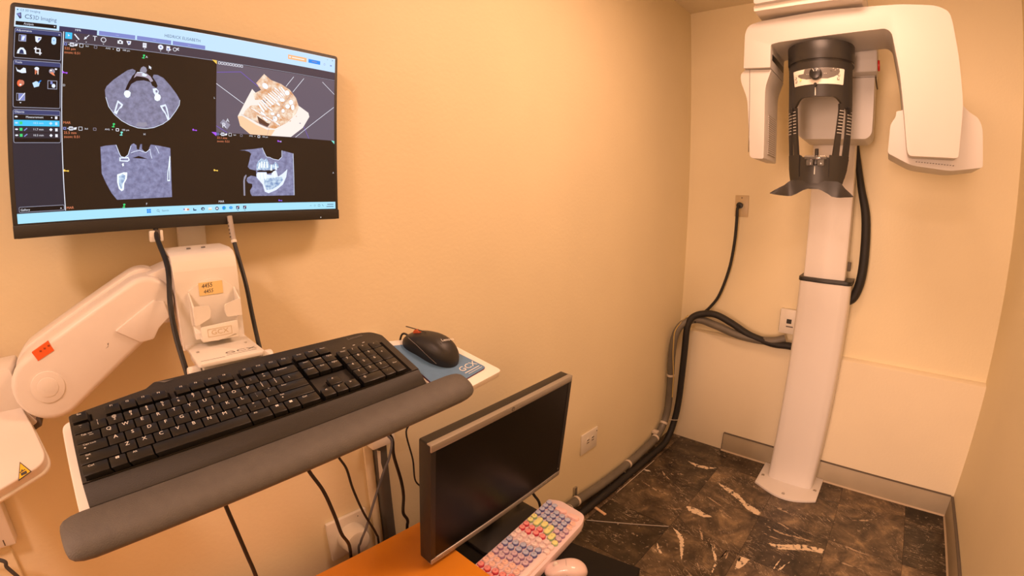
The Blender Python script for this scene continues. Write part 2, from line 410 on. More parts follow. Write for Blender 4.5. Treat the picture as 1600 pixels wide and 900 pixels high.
# ceiling lamps (they light the room together with the added fill)
M['diffuser'] = mat('lamp_diffuser', (.8, .7, .5), .5, emit=WARM, estr=3.0)
def ceiling_lamp(loc, label):
    t = thing('ceiling_lamp', label, 'lamp', (loc[0], loc[1], H), 'round ceiling lamps')
    MB().cyl((0, 0, -.012), .17, .024, seg=40).build('lamp_base', 'plate_white', t)
    MB().cyl((0, 0, -.036), .155, .024, seg=40, bev=.006).build('lamp_diffuser', 'diffuser', t)
ceiling_lamp(LAMPS[0][0], 'round flush ceiling lamp above the middle of the small room')
ceiling_lamp(LAMPS[1][0], 'round flush ceiling lamp behind the place the photo is taken from')

# ------------------------------------------------------------------ wall mounted workstation
MON = frame((.113828, -.02801, 1.295565), (-.098534, .995033, -.014158), (-.008289, .013406, .999876), (.995099, .098639, .006927))
mon = thing('wall_monitor', 'large black wall-mounted monitor showing jaw scan software with blue taskbar', 'monitor', MON)
MB().prism(rrect(0, .5713, 0, .3424, .006), -.030, 0, 'xy', .003, 2).build('housing', 'black', mon)
MB().box(-.0002, .5715, .0005, .0195, -.001, .0028, .001, 2).build('lower_bezel', 'black', mon)
MB().prism(rrect(.14, .43, .06, .28, .02), -.040, -.029, 'xy', .004).build('rear_cover', 'black', mon)
MB().cyl((.5276, .0047, .003), .0009, .0006, seg=10).build('power_light', glow('led_white', (.9, .9, .9), 1.), mon)
G = {}
def gm(k, col, s=1.0): G[k] = glow('screen_' + k, srgb(*col), s)
gm('brown', (40, 27, 19)); gm('dark', (15, 12, 16)); gm('side', (44, 42, 54)); gm('tool', (70, 60, 72)); gm('hdr', (190, 222, 250), 1.05); gm('white', (235, 238, 250), 1.0)
gm('tabon', (58, 54, 88)); gm('tab', (128, 138, 205)); gm('panhead', (58, 66, 112)); gm('line', (165, 168, 190)); gm('cyan', (64, 196, 248)); gm('task', (165, 222, 244), 1.05)
gm('red', (240, 110, 70)); gm('redtext', (238, 140, 100)); gm('orange', (250, 186, 130)); gm('blue', (28, 140, 240)); gm('grey3d', (100, 90, 104)); gm('purple', (128, 88, 225)); gm('violet', (170, 90, 240))
gm('bone', (226, 236, 255), 1.05); gm('teeth', (236, 248, 255), 1.1); gm('skin', (250, 238, 230)); gm('skin2', (255, 206, 166)); gm('amber', (214, 142, 84)); gm('green', (60, 215, 120)); gm('mint', (130, 230, 215)); gm('ytri', (250, 205, 90))
gm('navy', (38, 52, 96)); gm('gtext', (88, 106, 138)); gm('brownhole', (95, 62, 48)); gm('softgrey', (150, 146, 165)); gm('flesh', (205, 120, 96)); gm('darkscan', (34, 20, 22)); gm('edge', (120, 90, 200)); gm('palate', (172, 160, 178))
def scan_mat(name, a, b, scale):
    m = glow(name, a); nt = m.node_tree; p = nt.nodes['Principled BSDF']
    tc = nt.nodes.new('ShaderNodeTexCoord'); n = nt.nodes.new('ShaderNodeTexNoise'); n.inputs['Scale'].default_value = scale; n.inputs['Detail'].default_value = 6; n.inputs['Roughness'].default_value = .62
    r = nt.nodes.new('ShaderNodeValToRGB'); r.color_ramp.elements[0].position = .34; r.color_ramp.elements[1].position = .68
    r.color_ramp.elements[0].color = (*a, 1); r.color_ramp.elements[1].color = (*b, 1)
    nt.links.new(tc.outputs['Object'], n.inputs['Vector']); nt.links.new(n.outputs['Fac'], r.inputs[0]); nt.links.new(r.outputs[0], p.inputs['Emission Color'])
    return m
G['scan'] = scan_mat('screen_scan_tissue', srgb(116, 114, 138), srgb(148, 146, 178), 120)
G['scan2'] = scan_mat('screen_scan_tissue_blue', srgb(112, 112, 146), srgb(150, 152, 190), 120)
G['boneamber'] = scan_mat('screen_bone_amber', srgb(212, 142, 84), srgb(252, 240, 222), 75)
G['cortical'] = scan_mat('screen_cortical', srgb(110, 140, 190), srgb(215, 235, 250), 160)
scr = MB().prism(rrect(.0066, .5650, .0215, .3356, .001), -.0005, .0003, 'xy').build('screen', G['brown'], mon)  # brown glow stands in for warm light reflected in the dark screen
SH = {}
def q(layer, key):
    if (layer, key) not in SH: SH[(layer, key)] = MB()
    return SH[(layer, key)]
def z_(l): return .0003 + .00012 * l
def rect(l, k, x0, y0, x1, y1): q(l, k).face([(x / 1000, y / 1000, z_(l)) for x, y in ((x0, y0), (x1, y0), (x1, y1), (x0, y1))])
def poly(l, k, P): q(l, k).face([(x / 1000, y / 1000, z_(l)) for x, y in P])
def ell(l, k, x, y, rx, ry=None, n=18): poly(l, k, circ(x, y, rx, ry, n))
def ring(l, k, x, y, r, w, n=20):
    A, B = circ(x, y, r, n=n), circ(x, y, r - w, n=n)
    for i in range(n): poly(l, k, [A[i], A[(i + 1) % n], B[(i + 1) % n], B[i]])
def line(l, k, P, w):
    for a, b in zip(P, P[1:]):
        d = Vector((b[0] - a[0], b[1] - a[1])).normalized() * w / 2; nx, ny = -d.y, d.x
        poly(l, k, [(a[0] + nx, a[1] + ny), (b[0] + nx, b[1] + ny), (b[0] - nx, b[1] - ny), (a[0] - nx, a[1] - ny)])
def fr(l, k, x0, y0, x1, y1, w): line(l, k, [(x0, y0), (x1, y0), (x1, y1), (x0, y1), (x0, y0)], w)
def txt(l, k, s, x, y, size, align='LEFT', sx=1.): q(l, k).text(s, size / 1000, (x / 1000, y / 1000, z_(l)), align=align, sx=sx)
# header and tabs
rect(1, 'hdr', 7, 306.2, 565, 335.4); rect(2, 'white', 7, 334.6, 565, 335.4); rect(2, 'white', 7, 306.3, 8.2, 335)
txt(3, 'gtext', 'CS 3D Imaging', 14, 331.6, 4.6); poly(3, 'navy', [(9, 332.6), (11.6, 332.6), (10.6, 330.4)])
poly(3, 'tabon', [(9.2, 325.5), (15.5, 328.2), (16.5, 319.5), (14, 318.6)]); poly(4, 'tab', [(9.8, 325), (14.6, 326.6), (15.2, 321)])
txt(3, 'navy', 'CS', 20.5, 322.4, 9.2); txt(3, 'gtext', '3D Imaging', 31.5, 322.0, 8.6, sx=.86)
rect(3, 'dark', 8.8, 308.8, 65.8, 314.6); txt(4, 'white', 'Analysis', 20, 311.6, 4.2); poly(4, 'white', [(61.5, 312.6), (64, 312.6), (62.7, 310.8)])
rect(2, 'tabon', 69.5, 306, 124.3, 313.8); txt(3, 'white', 'MPR', 92, 310.2, 4.6)
for a, b, s in ((127.1, 182.4, '–––'), (185.3, 240.5, '–––'), (243.2, 298.8, '–––')):
    rect(2, 'tab', a, 306.9, b, 313.7); txt(3, 'white', s, (a + b) / 2, 310.2, 3.4, 'CENTER')
txt(3, 'gtext', 'HEDRICK ELISABETH', 229, 320.6, 7.4, sx=.90)
rect(2, 'orange', 458.7, 316.4, 499, 325.2); line(3, 'skin', [(467, 320.8), (494, 320.6)], 2.2); rect(3, 'white', 461, 319.4, 464.5, 322.2)
rect(2, 'blue', 503.3, 316.6, 530, 324.2); line(3, 'tab', [(511, 320.4), (522, 320.4)], 2.0)
line(3, 'gtext', [(545, 330.6), (548, 330.6)], .6); line(3, 'gtext', [(557, 329.4), (560, 332)], .6); line(3, 'gtext', [(557, 332), (560, 329.4)], .6); ring(3, 'tab', 540, 319.5, 2, .5); rect(3, 'tab', 553, 318, 557, 320.5)
# toolbar
rect(1, 'tool', 76.4, 290.6, 564.6, 306.2); line(2, 'line', [(76.4, 290.4), (564.6, 289.6)], .7)
rect(2, 'cyan', 78.4, 295.6, 88.3, 305.6); poly(3, 'white', [(82, 303), (85.4, 300.6), (83.4, 300.2), (82.6, 298.8)])
line(2, 'white', [(91.5, 304), (98.5, 296)], 1.8); line(2, 'white', [(113, 305), (107.6, 299.4)], 1.1); poly(2, 'white', [(105.4, 297), (110, 299), (107, 302)])
txt(2, 'white', 'T', 121.4, 300.4, 11, 'CENTER'); ring(2, 'white', 134.3, 300.1, 4.1, 1.0)
for x in (95, 109, 134.5, 198, 223.6, 236.4): poly(2, 'white', [(x - 1.1, 294), (x + 1.1, 294), (x, 292.6)])
rect(2, 'white', 155.6, 297, 163.8, 302); rect(2, 'white', 158, 301.5, 161.5, 303.3); ell(3, 'tool', 159.7, 299.6, 1.6)
poly(2, 'white', [(169, 303), (176.5, 303.5), (175.6, 298), (172, 296.4)]); ell(3, 'tab', 173, 300.6, 1.5)
rect(2, 'white', 194.8, 295.6, 200.8, 303.4); line(3, 'tool', [(196, 301), (199.6, 301)], .5); line(3, 'tool', [(196, 299), (199.6, 299)], .5)
ell(2, 'white', 223.6, 299.9, 4.4); ell(3, 'tab', 223.6, 299.9, 1.5)
rect(2, 'white', 233, 295.6, 239, 303.4); poly(2, 'white', [(237, 296), (241.6, 298), (237, 300)]); rect(3, 'tab', 234.4, 297, 237.4, 300)
ring(2, 'white', 247, 299.4, 3.3, .9); line(2, 'white', [(249.4, 300.6), (254, 302.6)], 1.3); line(2, 'white', [(250.6, 300), (254, 298.8)], 1.3)
# sidebar
rect(1, 'side', 7, 36, 75.3, 306); line(2, 'white', [(76.0, 306), (75.0, 37)], 1.1)
for (y0, y1, s) in ((260.8, 304.4, 'Adjustments'), (189, 257.3, 'Tools'), (138, 185.4, 'Objects')):
    poly(2, 'dark', rrect(8.6, 73.3, y0, y1, 2.2)); rect(3, 'panhead', 8.9, y1 - 6.6, 73, y1 - .4)
    P = rrect(8.6, 73.3, y0, y1, 2.2); line(3, 'line', P + P[:1], .7); txt(4, 'white', s, 10.4, y1 - 3.1, 4.2)
poly(4, 'white', [(68.6, 300.6), (71, 300.6), (69.8, 299)])
rect(3, 'line', 14.2, 285.2, 24.4, 295.2); rect(4, 'tab', 17, 286, 23.6, 294.4); rect(4, 'dark', 15, 286, 16.8, 294.4); poly(5, 'bone', [(18, 287), (21, 287), (23, 293), (19, 293)])
poly(3, 'bone', [(36.4, 294.6), (45.6, 294), (44.6, 290.4), (40.4, 285), (37.4, 287)]); poly(4, 'tab', [(40.6, 288), (45, 292), (41, 292.6)])
poly(3, 'hdr', rrect(59.4, 66, 284.4, 296, 3.2)); ell(4, 'blue', 62.7, 291, .6, 1.5)
poly(3, 'bone', [(12.4, 267), (25.4, 266.6), (24.4, 272), (21, 276), (17, 276), (13.6, 272)]); poly(4, 'navy', [(15.4, 267), (22.2, 267), (21, 272), (18.8, 273.6), (16.6, 272)])
line(3, 'white', [(38, 278.6), (38, 270), (46.4, 270)], 1.7); line(3, 'white', [(35.6, 276), (44, 276), (44, 267)], 1.7)
poly(3, 'bone', [(11.6, 247.6), (14, 243.4), (17.6, 242.6), (22, 246.8), (25, 246), (26, 239.4), (20, 238.6), (13.4, 241)])
ell(3, 'bone', 40.3, 246.4, 3.2, 2.6); line(3, 'redtext', [(38.4, 246), (38.6, 238)], 1.4); line(3, 'skin', [(42, 246), (42, 238)], 1.4); line(3, 'redtext', [(40.3, 245), (40.3, 240)], .8)
ell(3, 'softgrey', 61.4, 244, 4.2, 4.0); poly(4, 'redtext', [(58, 242), (63, 243), (66, 237.4), (62.6, 238.4)]); ell(4, 'white', 67, 247.6, 1.8, 1.2); ell(4, 'skin', 60, 245.2, 1.4, 1.2)
ell(3, 'red', 17.6, 223.8, 3.8, 5); ell(4, 'flesh', 20.2, 224.6, 3.4, 4); ell(5, 'skin', 18.4, 221.6, 1.6, 1.4)
poly(3, 'hdr', [(34.6, 225), (39.6, 228), (45, 226), (43.6, 220.6), (37, 218.4)]); line(4, 'blue', [(42.6, 225.4), (46.6, 229.4)], 1.4)
rect(3, 'line', 55.6, 217.4, 69, 230.2); rect(4, 'dark', 56.4, 218.2, 68.2, 229.4); ell(5, 'bone', 64, 222.4, 2.6, 3); rect(5, 'tab', 59.6, 224.6, 62.6, 228.8)
rect(3, 'line', 13, 198.6, 24.8, 209.4); rect(4, 'tab', 16, 199.4, 24, 208.6); rect(4, 'dark', 13.6, 199.4, 15.6, 208.6); line(5, 'white', [(16.4, 198.8), (24.6, 209.8)], 1.3); poly(5, 'white', [(17, 196.2), (20, 196.2), (18.5, 194.6)])
line(3, 'line', [(9.6, 179.2), (72.4, 178.4)], .7)
txt(3, 'white', 'Measurement', 25.6, 175, 4.4); ell(3, 'white', 12.6, 175.4, 2.1, 1.2); ell(3, 'white', 61.4, 175, .9); rect(3, 'white', 66, 172.8, 69.4, 177)
rect(3, 'cyan', 9.4, 162, 72.2, 170.7); rect(3, 'side', 9.4, 153, 72.2, 161.2); rect(3, 'side', 9.4, 144.4, 72.2, 152.2)
for y, s, k in ((166.4, '18.5 mm', 'hdr'), (157.2, '11.7 mm', 'white'), (148.6, '10.3 mm', 'white')):
    txt(4, k, s, 35, y, 4.2); ell(4, k, 12.8, y, 2.1, 1.2); rect(4, 'green', 17, y - 2, 20.8, y + 2); poly(4, k, [(57.6, y), (60, y + 2.4), (62.4, y), (60, y - 2.4)]); rect(4, k, 66, y - 2.4, 69.4, y + 2)
    if k == 'white': line(4, 'tab', [(23, y - 1.8), (27.2, y + 1.8)], 1.5)
poly(2, 'dark', rrect(10.6, 73.4, 38, 45.4, 1)); P = rrect(10.6, 73.4, 38, 45.4, 1); line(3, 'line', P + P[:1], .6); txt(4, 'white', 'Gallery', 12.4, 41.2, 4.4); poly(4, 'white', [(67.6, 40.2), (70, 40.2), (68.8, 42)])
# view bars
def viewbar(x, y, k, mm):
    rect(2, 'tab', x + .3, y - 2, x + 4.6, y + 2); ell(3, 'dark', x + 2.5, y, 1.1); ell(2, 'white', x + 7, y, .8); fr(2, 'white', x + 9, y - 2.2, x + 14, y + 2.2, 1.3); line(2, 'white', [(x + 11.5, y - 2), (x + 11.5, y + 2)], .9)
    poly(2, 'white', [(x + 15, y - 2), (x + 19, y - 1.4), (x + 20, y + 2), (x + 16, y + 1.6)]); fr(2, 'white', x + 22.6, y - 2.4, x + 27.6, y + 2.6, .6)
    txt(2, 'white', '3x3', x + 31, y, 3.4)
    if k: fr(2, 'softgrey', x + 44, y - 2, x + 48, y + 1.6, .6); txt(2, 'white', 'AVG', x + 61, y, 3.6); ell(2, 'white', x + 72.4, y, .7); fr(2, 'white', x + 78, y - 2, x + 82, y + 1.8, .9); txt(2, 'white', '100 µm', x + 86.4, y, 3.8)
    txt(2, 'redtext', mm, x + 1, y - 6.6, 5.2); txt(2, 'redtext', 'zoom: 0.51', x + 1, y - 12.6, 5.2)
viewbar(77, 287.2, 1, '525 µm'); viewbar(77, 159.6, 1, '25.5 mm'); 
for i in range(9): fr(3, 'white', 323 + i * 5.2, 285, 326.6 + i * 5.2, 288.8, .8)
txt(2, 'redtext', 'MAR', 77.4, 168.1, 5.2); txt(2, 'redtext', 'MAR', 76.6, 40.6, 5.2); txt(2, 'white', 'MAR', 320.6, 40.8, 5.0)
# axial slice
AX = dict(ax_body=[(138.2,220.9),(140.9,227.3),(151.3,238.5),(163.3,248.4),(172.4,255.7),(180.1,258.5),(184.8,256.2),(184.1,252.0),(179.6,246.7),(175.8,238.3),(172.8,230.7),(179.0,235.3),(186.7,239.6),(197.7,241.6),(208.9,239.7),(211.4,234.2),(217.9,230.6),(220.2,234.2),(217.7,240.6),(212.0,248.3),(213.5,252.6),(220.0,252.8),(229.8,248.5),(241.5,236.2),(251.6,223.6),(257.1,213.9),(255.9,205.4),(250.1,194.8),(240.0,180.7),(228.4,171.7),(213.8,165.2),(201.0,163.0),(188.3,163.7),(175.9,167.6),(163.6,174.2),(153.0,183.2),(144.0,195.3),(139.5,210.0)],
 ax_nose=[(191.4,256.9),(193.4,262.0),(196.9,264.6),(200.8,263.2),(202.6,258.9),(201.5,254.7),(192.8,253.7)],
 ax_palate=[(186.5,253.1),(192.7,254.1),(202.3,253.1),(208.7,248.8),(212.9,241.8),(208.9,239.7),(204.8,245.1),(199.2,246.7),(192.9,247.2),(186.6,247.4),(182.0,243.7),(184.2,249.6)],
 ax_dark=[(180.4,246.0),(186.5,249.8),(192.9,247.2),(200.8,246.3),(208.9,241.4),(212.1,236.7),(208.1,239.6),(197.7,241.9),(186.7,239.6),(178.2,233.6),(173.7,223.6),(169.0,223.2),(171.3,229.8),(175.0,238.2)],
 ax_tooth1=[(167.1,216.6),(168.0,220.7),(171.4,222.9),(175.2,222.4),(177.6,219.8),(176.8,214.1),(173.8,211.2),(169.9,211.7)],
 ax_tooth2=[(214.8,214.6),(216.3,219.7),(220.4,221.7),(224.4,219.6),(225.6,215.5),(223.7,210.9),(219.6,209.2),(215.9,210.9)],
 ax_tooth3=[(212.2,229.3),(217.9,230.6),(222.0,226.0),(221.2,221.0),(215.5,219.6),(213.1,223.6)],
 ax_ramus1=[(157.7,206.4),(166.1,199.8),(163.8,194.9),(159.9,192.3),(156.1,183.4),(151.9,186.3),(154.6,196.7)],
 ax_ramus1in=[(158.4,202.5),(163.0,198.8),(157.6,190.6),(154.6,188.0),(156.9,195.3)],
 ax_ramus2=[(224.0,202.1),(233.5,205.3),(236.8,197.2),(239.7,180.7),(236.4,178.8),(232.7,188.6),(227.8,194.9)],
 ax_ramus2in=[(227.8,199.9),(232.7,201.9),(236.0,190.5),(236.7,183.8),(233.5,191.1)],
 ax_spine=[(185.2,167.2),(188.4,173.0),(196.3,172.6),(201.9,173.7),(204.2,168.1),(199.4,166.2),(189.9,165.8)],
 co_body=[(130.8,132.3),(139.4,134.4),(154.4,136.0),(156.7,128.3),(161.5,117.9),(167.3,116.2),(172.6,120.6),(176.3,131.2),(177.8,136.5),(181.7,138.7),(185.9,135.8),(186.3,129.6),(190.0,128.8),(192.0,137.7),(194.8,137.8),(194.4,129.8),(198.7,125.4),(204.0,126.4),(206.8,133.6),(208.7,137.6),(223.7,135.5),(240.3,132.6),(240.6,103.3),(240.1,51.0),(193.7,50.1),(152.3,49.6),(144.6,60.2),(137.1,75.9),(131.2,91.4),(131.2,111.8)],
 co_dark=[(179.3,115.4),(188.9,118.7),(203.6,113.8),(189.6,114.6)],
 co_bone1=[(154.4,89.3),(164.7,92.7),(170.2,92.3),(169.0,82.2),(164.8,75.3),(163.4,64.8),(159.9,62.8),(155.9,66.8),(153.9,77.2)],
 co_bone1in=[(156.9,86.7),(162.9,90.1),(167.1,87.4),(165.9,81.3),(162.2,75.3),(160.9,66.6),(158.4,66.7),(156.3,75.4)],
 co_bone2=[(158.9,116.2),(165.6,116.2),(172.5,117.1),(174.9,111.9),(171.4,109.2),(158.7,110.1)],
 co_bone2in=[(160.8,114.4),(172.4,114.5),(172.3,111.5),(160.7,111.5)],
 co_bone3=[(238.7,119.8),(239.9,117.9),(238.1,77.6),(233.5,77.7),(234.1,90.5),(236.4,103.3)],
 co_bone3in=[(237.6,103.3),(237.1,79.5),(234.7,79.5),(235.6,92.3)],
 co_tooth=[(162.2,105.8),(165.0,107.5),(165.5,103.1),(163.4,101.7)],
 sa_body=[(361.8,132.5),(371.9,132.9),(381.4,130.7),(385.0,126.7),(382.7,121.6),(381.0,113.4),(377.6,103.3),(381.7,98.9),(393.5,96.5),(394.2,85.2),(383.5,87.2),(375.9,83.1),(374.7,78.0),(377.7,73.4),(385.2,72.0),(385.4,66.9),(380.8,59.8),(381.3,54.7),(384.3,49.6),(426.3,49.7),(470.9,50.1),(471.2,90.6),(470.6,131.5),(446.8,136.3),(446.6,124.0),(439.6,117.4),(428.3,119.1),(421.6,122.0),(415.0,122.8),(410.7,130.9),(406.9,139.3),(389.0,136.1)],
 sa_upper=[(394.9,107.7),(398.3,114.0),(405.0,120.3),(410.4,116.4),(414.9,120.7),(421.3,108.4),(428.1,108.6),(432.7,114.0),(438.3,108.9),(439.8,103.7),(433.5,100.4),(425.6,99.2),(409.9,97.8),(394.6,97.5)],
 sa_lower=[(393.9,89.3),(396.7,93.5),(414.3,93.8),(415.3,89.6),(424.2,88.7),(426.0,96.1),(434.6,97.3),(437.7,85.8),(448.2,92.3),(457.8,101.0),(455.0,86.0),(447.6,71.1),(433.5,60.5),(417.4,54.3),(409.8,57.5),(405.8,71.0),(400.5,77.1),(394.6,83.2)],
 sa_lowin=[(409.5,81.3),(427.4,83.5),(445.7,85.9),(447.9,79.6),(438.3,68.9),(424.4,61.6),(413.2,60.6),(409.1,71.0)],
 sa_gap=[(395.6,95.9),(401.1,97.6),(409.9,96.8),(425.6,98.1),(434.7,100.0),(424.3,92.3),(415.3,90.7),(414.3,94.2),(396.7,93.9)],
 sa_strip=[(374.0,89.1),(375.0,87.1),(371.5,79.0),(371.1,50.4),(368.1,50.5),(368.3,77.0),(370.0,85.0)],
 v_white=[(387.2,247.4),(359.8,194.2),(364.5,177.3),(383.4,163.1),(424.9,163.0),(466.3,163.6),(492.3,183.7),(506.7,206.9),(504.5,214.7),(483.6,226.3),(445.5,212.4),(412.9,224.2)],
 v_bone=[(394.8,259.6),(410.2,278.8),(424.5,269.3),(445.0,264.5),(464.0,255.4),(477.0,241.3),(483.6,224.3),(477.2,209.8),(458.0,190.5),(433.1,176.9),(416.9,177.5),(393.2,186.9),(370.2,197.8),(375.0,207.3),(385.5,216.6),(412.9,219.5),(416.9,230.3),(393.2,227.7),(389.2,238.4),(404.8,247.7)],
 v_skin=[(359.8,194.2),(368.3,195.8),(395.2,181.5),(416.9,173.8),(433.1,175.0),(424.9,163.0),(383.4,163.1),(364.5,177.3)],
 v_hole=[(397.2,198.3),(417.0,186.9),(423.0,185.5),(416.9,178.5),(401.1,183.8)])
LAY = dict(ax_body=(2, 'scan'), ax_nose=(3, 'softgrey'), ax_dark=(3, 'darkscan'), ax_palate=(4, 'palate'), ax_tooth1=(4, 'teeth'), ax_tooth2=(4, 'teeth'), ax_tooth3=(4, 'bone'), ax_ramus1=(3, 'bone'), ax_ramus1in=(4, 'scan'), ax_ramus2=(3, 'bone'), ax_ramus2in=(4, 'scan'), ax_spine=(3, 'softgrey'),
 co_body=(2, 'scan2'), co_dark=(3, 'darkscan'), co_bone1=(3, 'teeth'), co_bone1in=(4, 'cortical'), co_bone2=(3, 'bone'), co_bone2in=(4, 'scan2'), co_bone3=(3, 'teeth'), co_bone3in=(4, 'scan2'), co_tooth=(3, 'teeth'),
 sa_body=(2, 'scan2'), sa_upper=(3, 'cortical'), sa_lower=(3, 'bone'), sa_lowin=(4, 'cortical'), sa_gap=(4, 'darkscan'), sa_strip=(2, 'softgrey'), v_white=(2, 'skin'), v_bone=(3, 'boneamber'), v_skin=(3, 'skin2'), v_hole=(4, 'brownhole'))
rect(1, 'grey3d', 320.2, 162.8, 564.4, 288.6)
for k_, P in AX.items(): poly(LAY[k_][0], LAY[k_][1], P)
ell(5, 'scan', 218.4, 225.2, 1.8, 2.2); line(5, 'bone', [(187, 253.2), (192.7, 254), (199, 252.6)], 1.2); ell(5, 'bone', 198.6, 250.2, 4.2, 2.2); line(3, 'bone', [(139.6, 210), (144, 195.3), (153, 183.2), (163.6, 174.2), (175.9, 167.6), (188.3, 163.7), (201, 163), (213.8, 165.2), (228.4, 171.7), (240, 180.7), (250, 194.8), (256, 205.4), (257, 214)], .8)
line(3, 'bone', [(154.4, 135.7), (159.1, 122.2), (161.4, 117.4), (167.3, 116.0), (172.6, 120.6), (177.3, 134.7)], .9); line(3, 'bone', [(176.9, 123.3), (183.0, 126.0), (190.9, 127.6), (200.4, 124.2), (207.2, 130.0), (208.2, 121.1), (209.8, 114.8)], .9); line(3, 'bone', [(216.2, 134.7), (219.1, 129.4), (221.6, 123.1)], .8)
line(3, 'bone', [(406.9, 139.3), (410.7, 130.9), (415, 122.8), (421.6, 122), (428.3, 119.1), (439.6, 117.4), (446.6, 124), (446.8, 136.3)], .9); line(3, 'bone', [(470.6, 131.5), (471.2, 90.6), (470.9, 50.1)], .9)
for x, y, a in ((399, 106, .2), (404.4, 108, .1), (410, 108, .02), (416, 108, -.05), (424, 103, 0), (434, 104.6, -.1)): poly(4, 'teeth', [(x - 2, y - 6), (x + 2, y - 6), (x + 1.4 + a * 10, y + 5), (x - .8 + a * 10, y + 6)])
for x, y in ((398, 87), (404, 87), (411, 86), (430, 90)): poly(5, 'teeth', [(x - 2, y + 6), (x + 2.4, y + 6), (x + 2.4, y - 5), (x + .4, y - 8)])
for x, y, a, b in ((412.6, 256.3, 6.8, 5.4), (447.4, 233.8, 6, 4), (439.2, 225.2, 5.4, 2.6), (459.0, 222.6, 5.3, 4.7), (449.6, 212.8, 3.6, 4), (466.4, 231.2, 5, 5.6), (433.2, 195.9, 5, 5.6), (423.0, 213.9, 7, 1.9), (416.9, 217.1, 7, 1.9), (409.0, 203.1, 7, 2.2), (413.0, 194.1, 6.6, 3), (436.9, 251.8, 8, 2), (445.3, 245.2, 7, 2.1), (432.9, 243.6, 7, 1.9), (457.8, 248.7, 5.6, 5.2), (428, 205, 4.4, 3.2), (440, 203, 3.6, 3.4), (470, 222, 4, 6)):
    P = circ(x, y, a, b, 14)
    if a > b * 1.8 or b == 5.4: P = [(x + (u - x) * .82 + (v - y) * .57, y + (v - y) * .82 - (u - x) * .57) for u, v in P]
    poly(4, 'teeth', P); line(5, 'amber', P + P[:1], .5)
for k in range(13):
    t_ = k / 12; x, y = 405 + 46 * t_, 214 + 40 * t_ * (1.25 - .3 * t_); d = (9.5 * (.6 + .4 * math.sin(3.1 * t_)), -6.5)
    P = [(x - d[0] - .9, y - d[1] - 1.1), (x + d[0] - 1.6, y + d[1] - 1.8), (x + d[0] + 1.6, y + d[1] + 1.4), (x - d[0] + .9, y - d[1] + .9)]
    poly(4, 'skin' if k % 2 else 'teeth', P); line(5, 'amber', [P[0], P[1]], .7)
for k in range(8):
    t_ = k / 7; x, y = 392 + 44 * t_, 208 - 20 * t_; P = [(x - 8, y + 3.2), (x + 6, y - 5.6), (x + 7.4, y - 3), (x - 7, y + 5)]
    poly(4, 'teeth' if k % 2 else 'skin', P); line(5, 'amber', [P[0], P[1]], .6)
for _ in range(26):
    x, y = random.uniform(430, 478), random.uniform(182, 215); ell(5, 'amber', x, y, random.uniform(.6, 1.6), random.uniform(.5, 1.2), 7) if (x - 433) * .55 + 177 < y < (x - 433) * 1.0 + 200 else None
ell(4, 'softgrey', 486, 192, 2, .9)
for P in ([(320.1, 249.3), (371.1, 218)], [(455.5, 261.1), (471.7, 282.6)], [(470.4, 252.3), (493.9, 282.6)], [(535.6, 281.9), (564.1, 260.1)], [(475.9, 163.7), (563.2, 232.8)]): line(3, 'white', P, .9)
for P in ([(416.9, 177.5), (449.6, 224.4), (470.4, 252.3)], [(366.4, 198.4), (420.9, 177.8)], [(416.9, 163.4), (420.9, 177.8)]): line(5, 'softgrey', P, .5)
for P in ([(320.6, 269.5), (364.7, 276.3), (398.8, 253.6)], [(320.3, 174.3), (340.2, 163.2)], [(494.5, 185.8), (505.5, 163.2)]): line(3, 'edge', P, .9)
poly(3, 'softgrey', [(327, 180), (333, 187), (346, 178), (340, 169)]); q(4, 'white').text('R', .0125, (.3345, .1757, z_(4)), sx=1.1); txt(4, 'white', 'A', 341, 185, 9, 'CENTER')
poly(3, 'ytri', [(311.5, 291), (320.2, 290.8), (320.2, 284)]); poly(3, 'violet', [(311.5, 163), (320.2, 163), (320.2, 156)]); poly(3, 'mint', [(557, 163), (564.4, 162.4), (564.4, 156)])
viewbar(320.4, 160.0, 1, '23.1 mm')
poly(3, 'white', [(205.4, 267), (205.8, 261.6), (207.2, 262.6), (208.6, 260.6), (209.8, 261.4), (208.6, 263.2), (210.2, 264)])
for x, y, k in ((196.8, 280.6, 'green'), (151.1, 166.3, 'green'), (162.9, 153.6, 'mint'), (162.2, 39.6, 'green')):
    ell(3, k, x - .4, y - 2.2, 2.2, 1.0); ell(3, k, x + .6, y + 2, 1.9, 1.5); line(3, k, [(x, y - 2), (x + .4, y + 2)], 1.3)
txt(3, 'white', 'A', 200, 280.4, 5)
for x, y, k in ((282.1, 164.5, 'violet'), (79.6, 243.5, 'violet'), (79.6, 96.2, 'ytri'), (317.9, 95.8, 'ytri'), (441.8, 153.4, 'violet'), (441.0, 40.2, 'purple')):
    ell(3, k, x - 2.6, y + .5, 1.4, 1.8); ell(3, k, x + 2.6, y - .3, 1.4, 1.2); line(3, k, [(x - 2.4, y), (x + 2.4, y - .2)], 1.4)
for s, x, y in (('D', 78.9, 224.2), ('L', 317, 223.4), ('H', 198.9, 153.7), ('F', 198.1, 41), ('A', 560.9, 96.2), ('H', 444.6, 153.2)): txt(3, 'white', s, x, y, 4.6, 'CENTER')
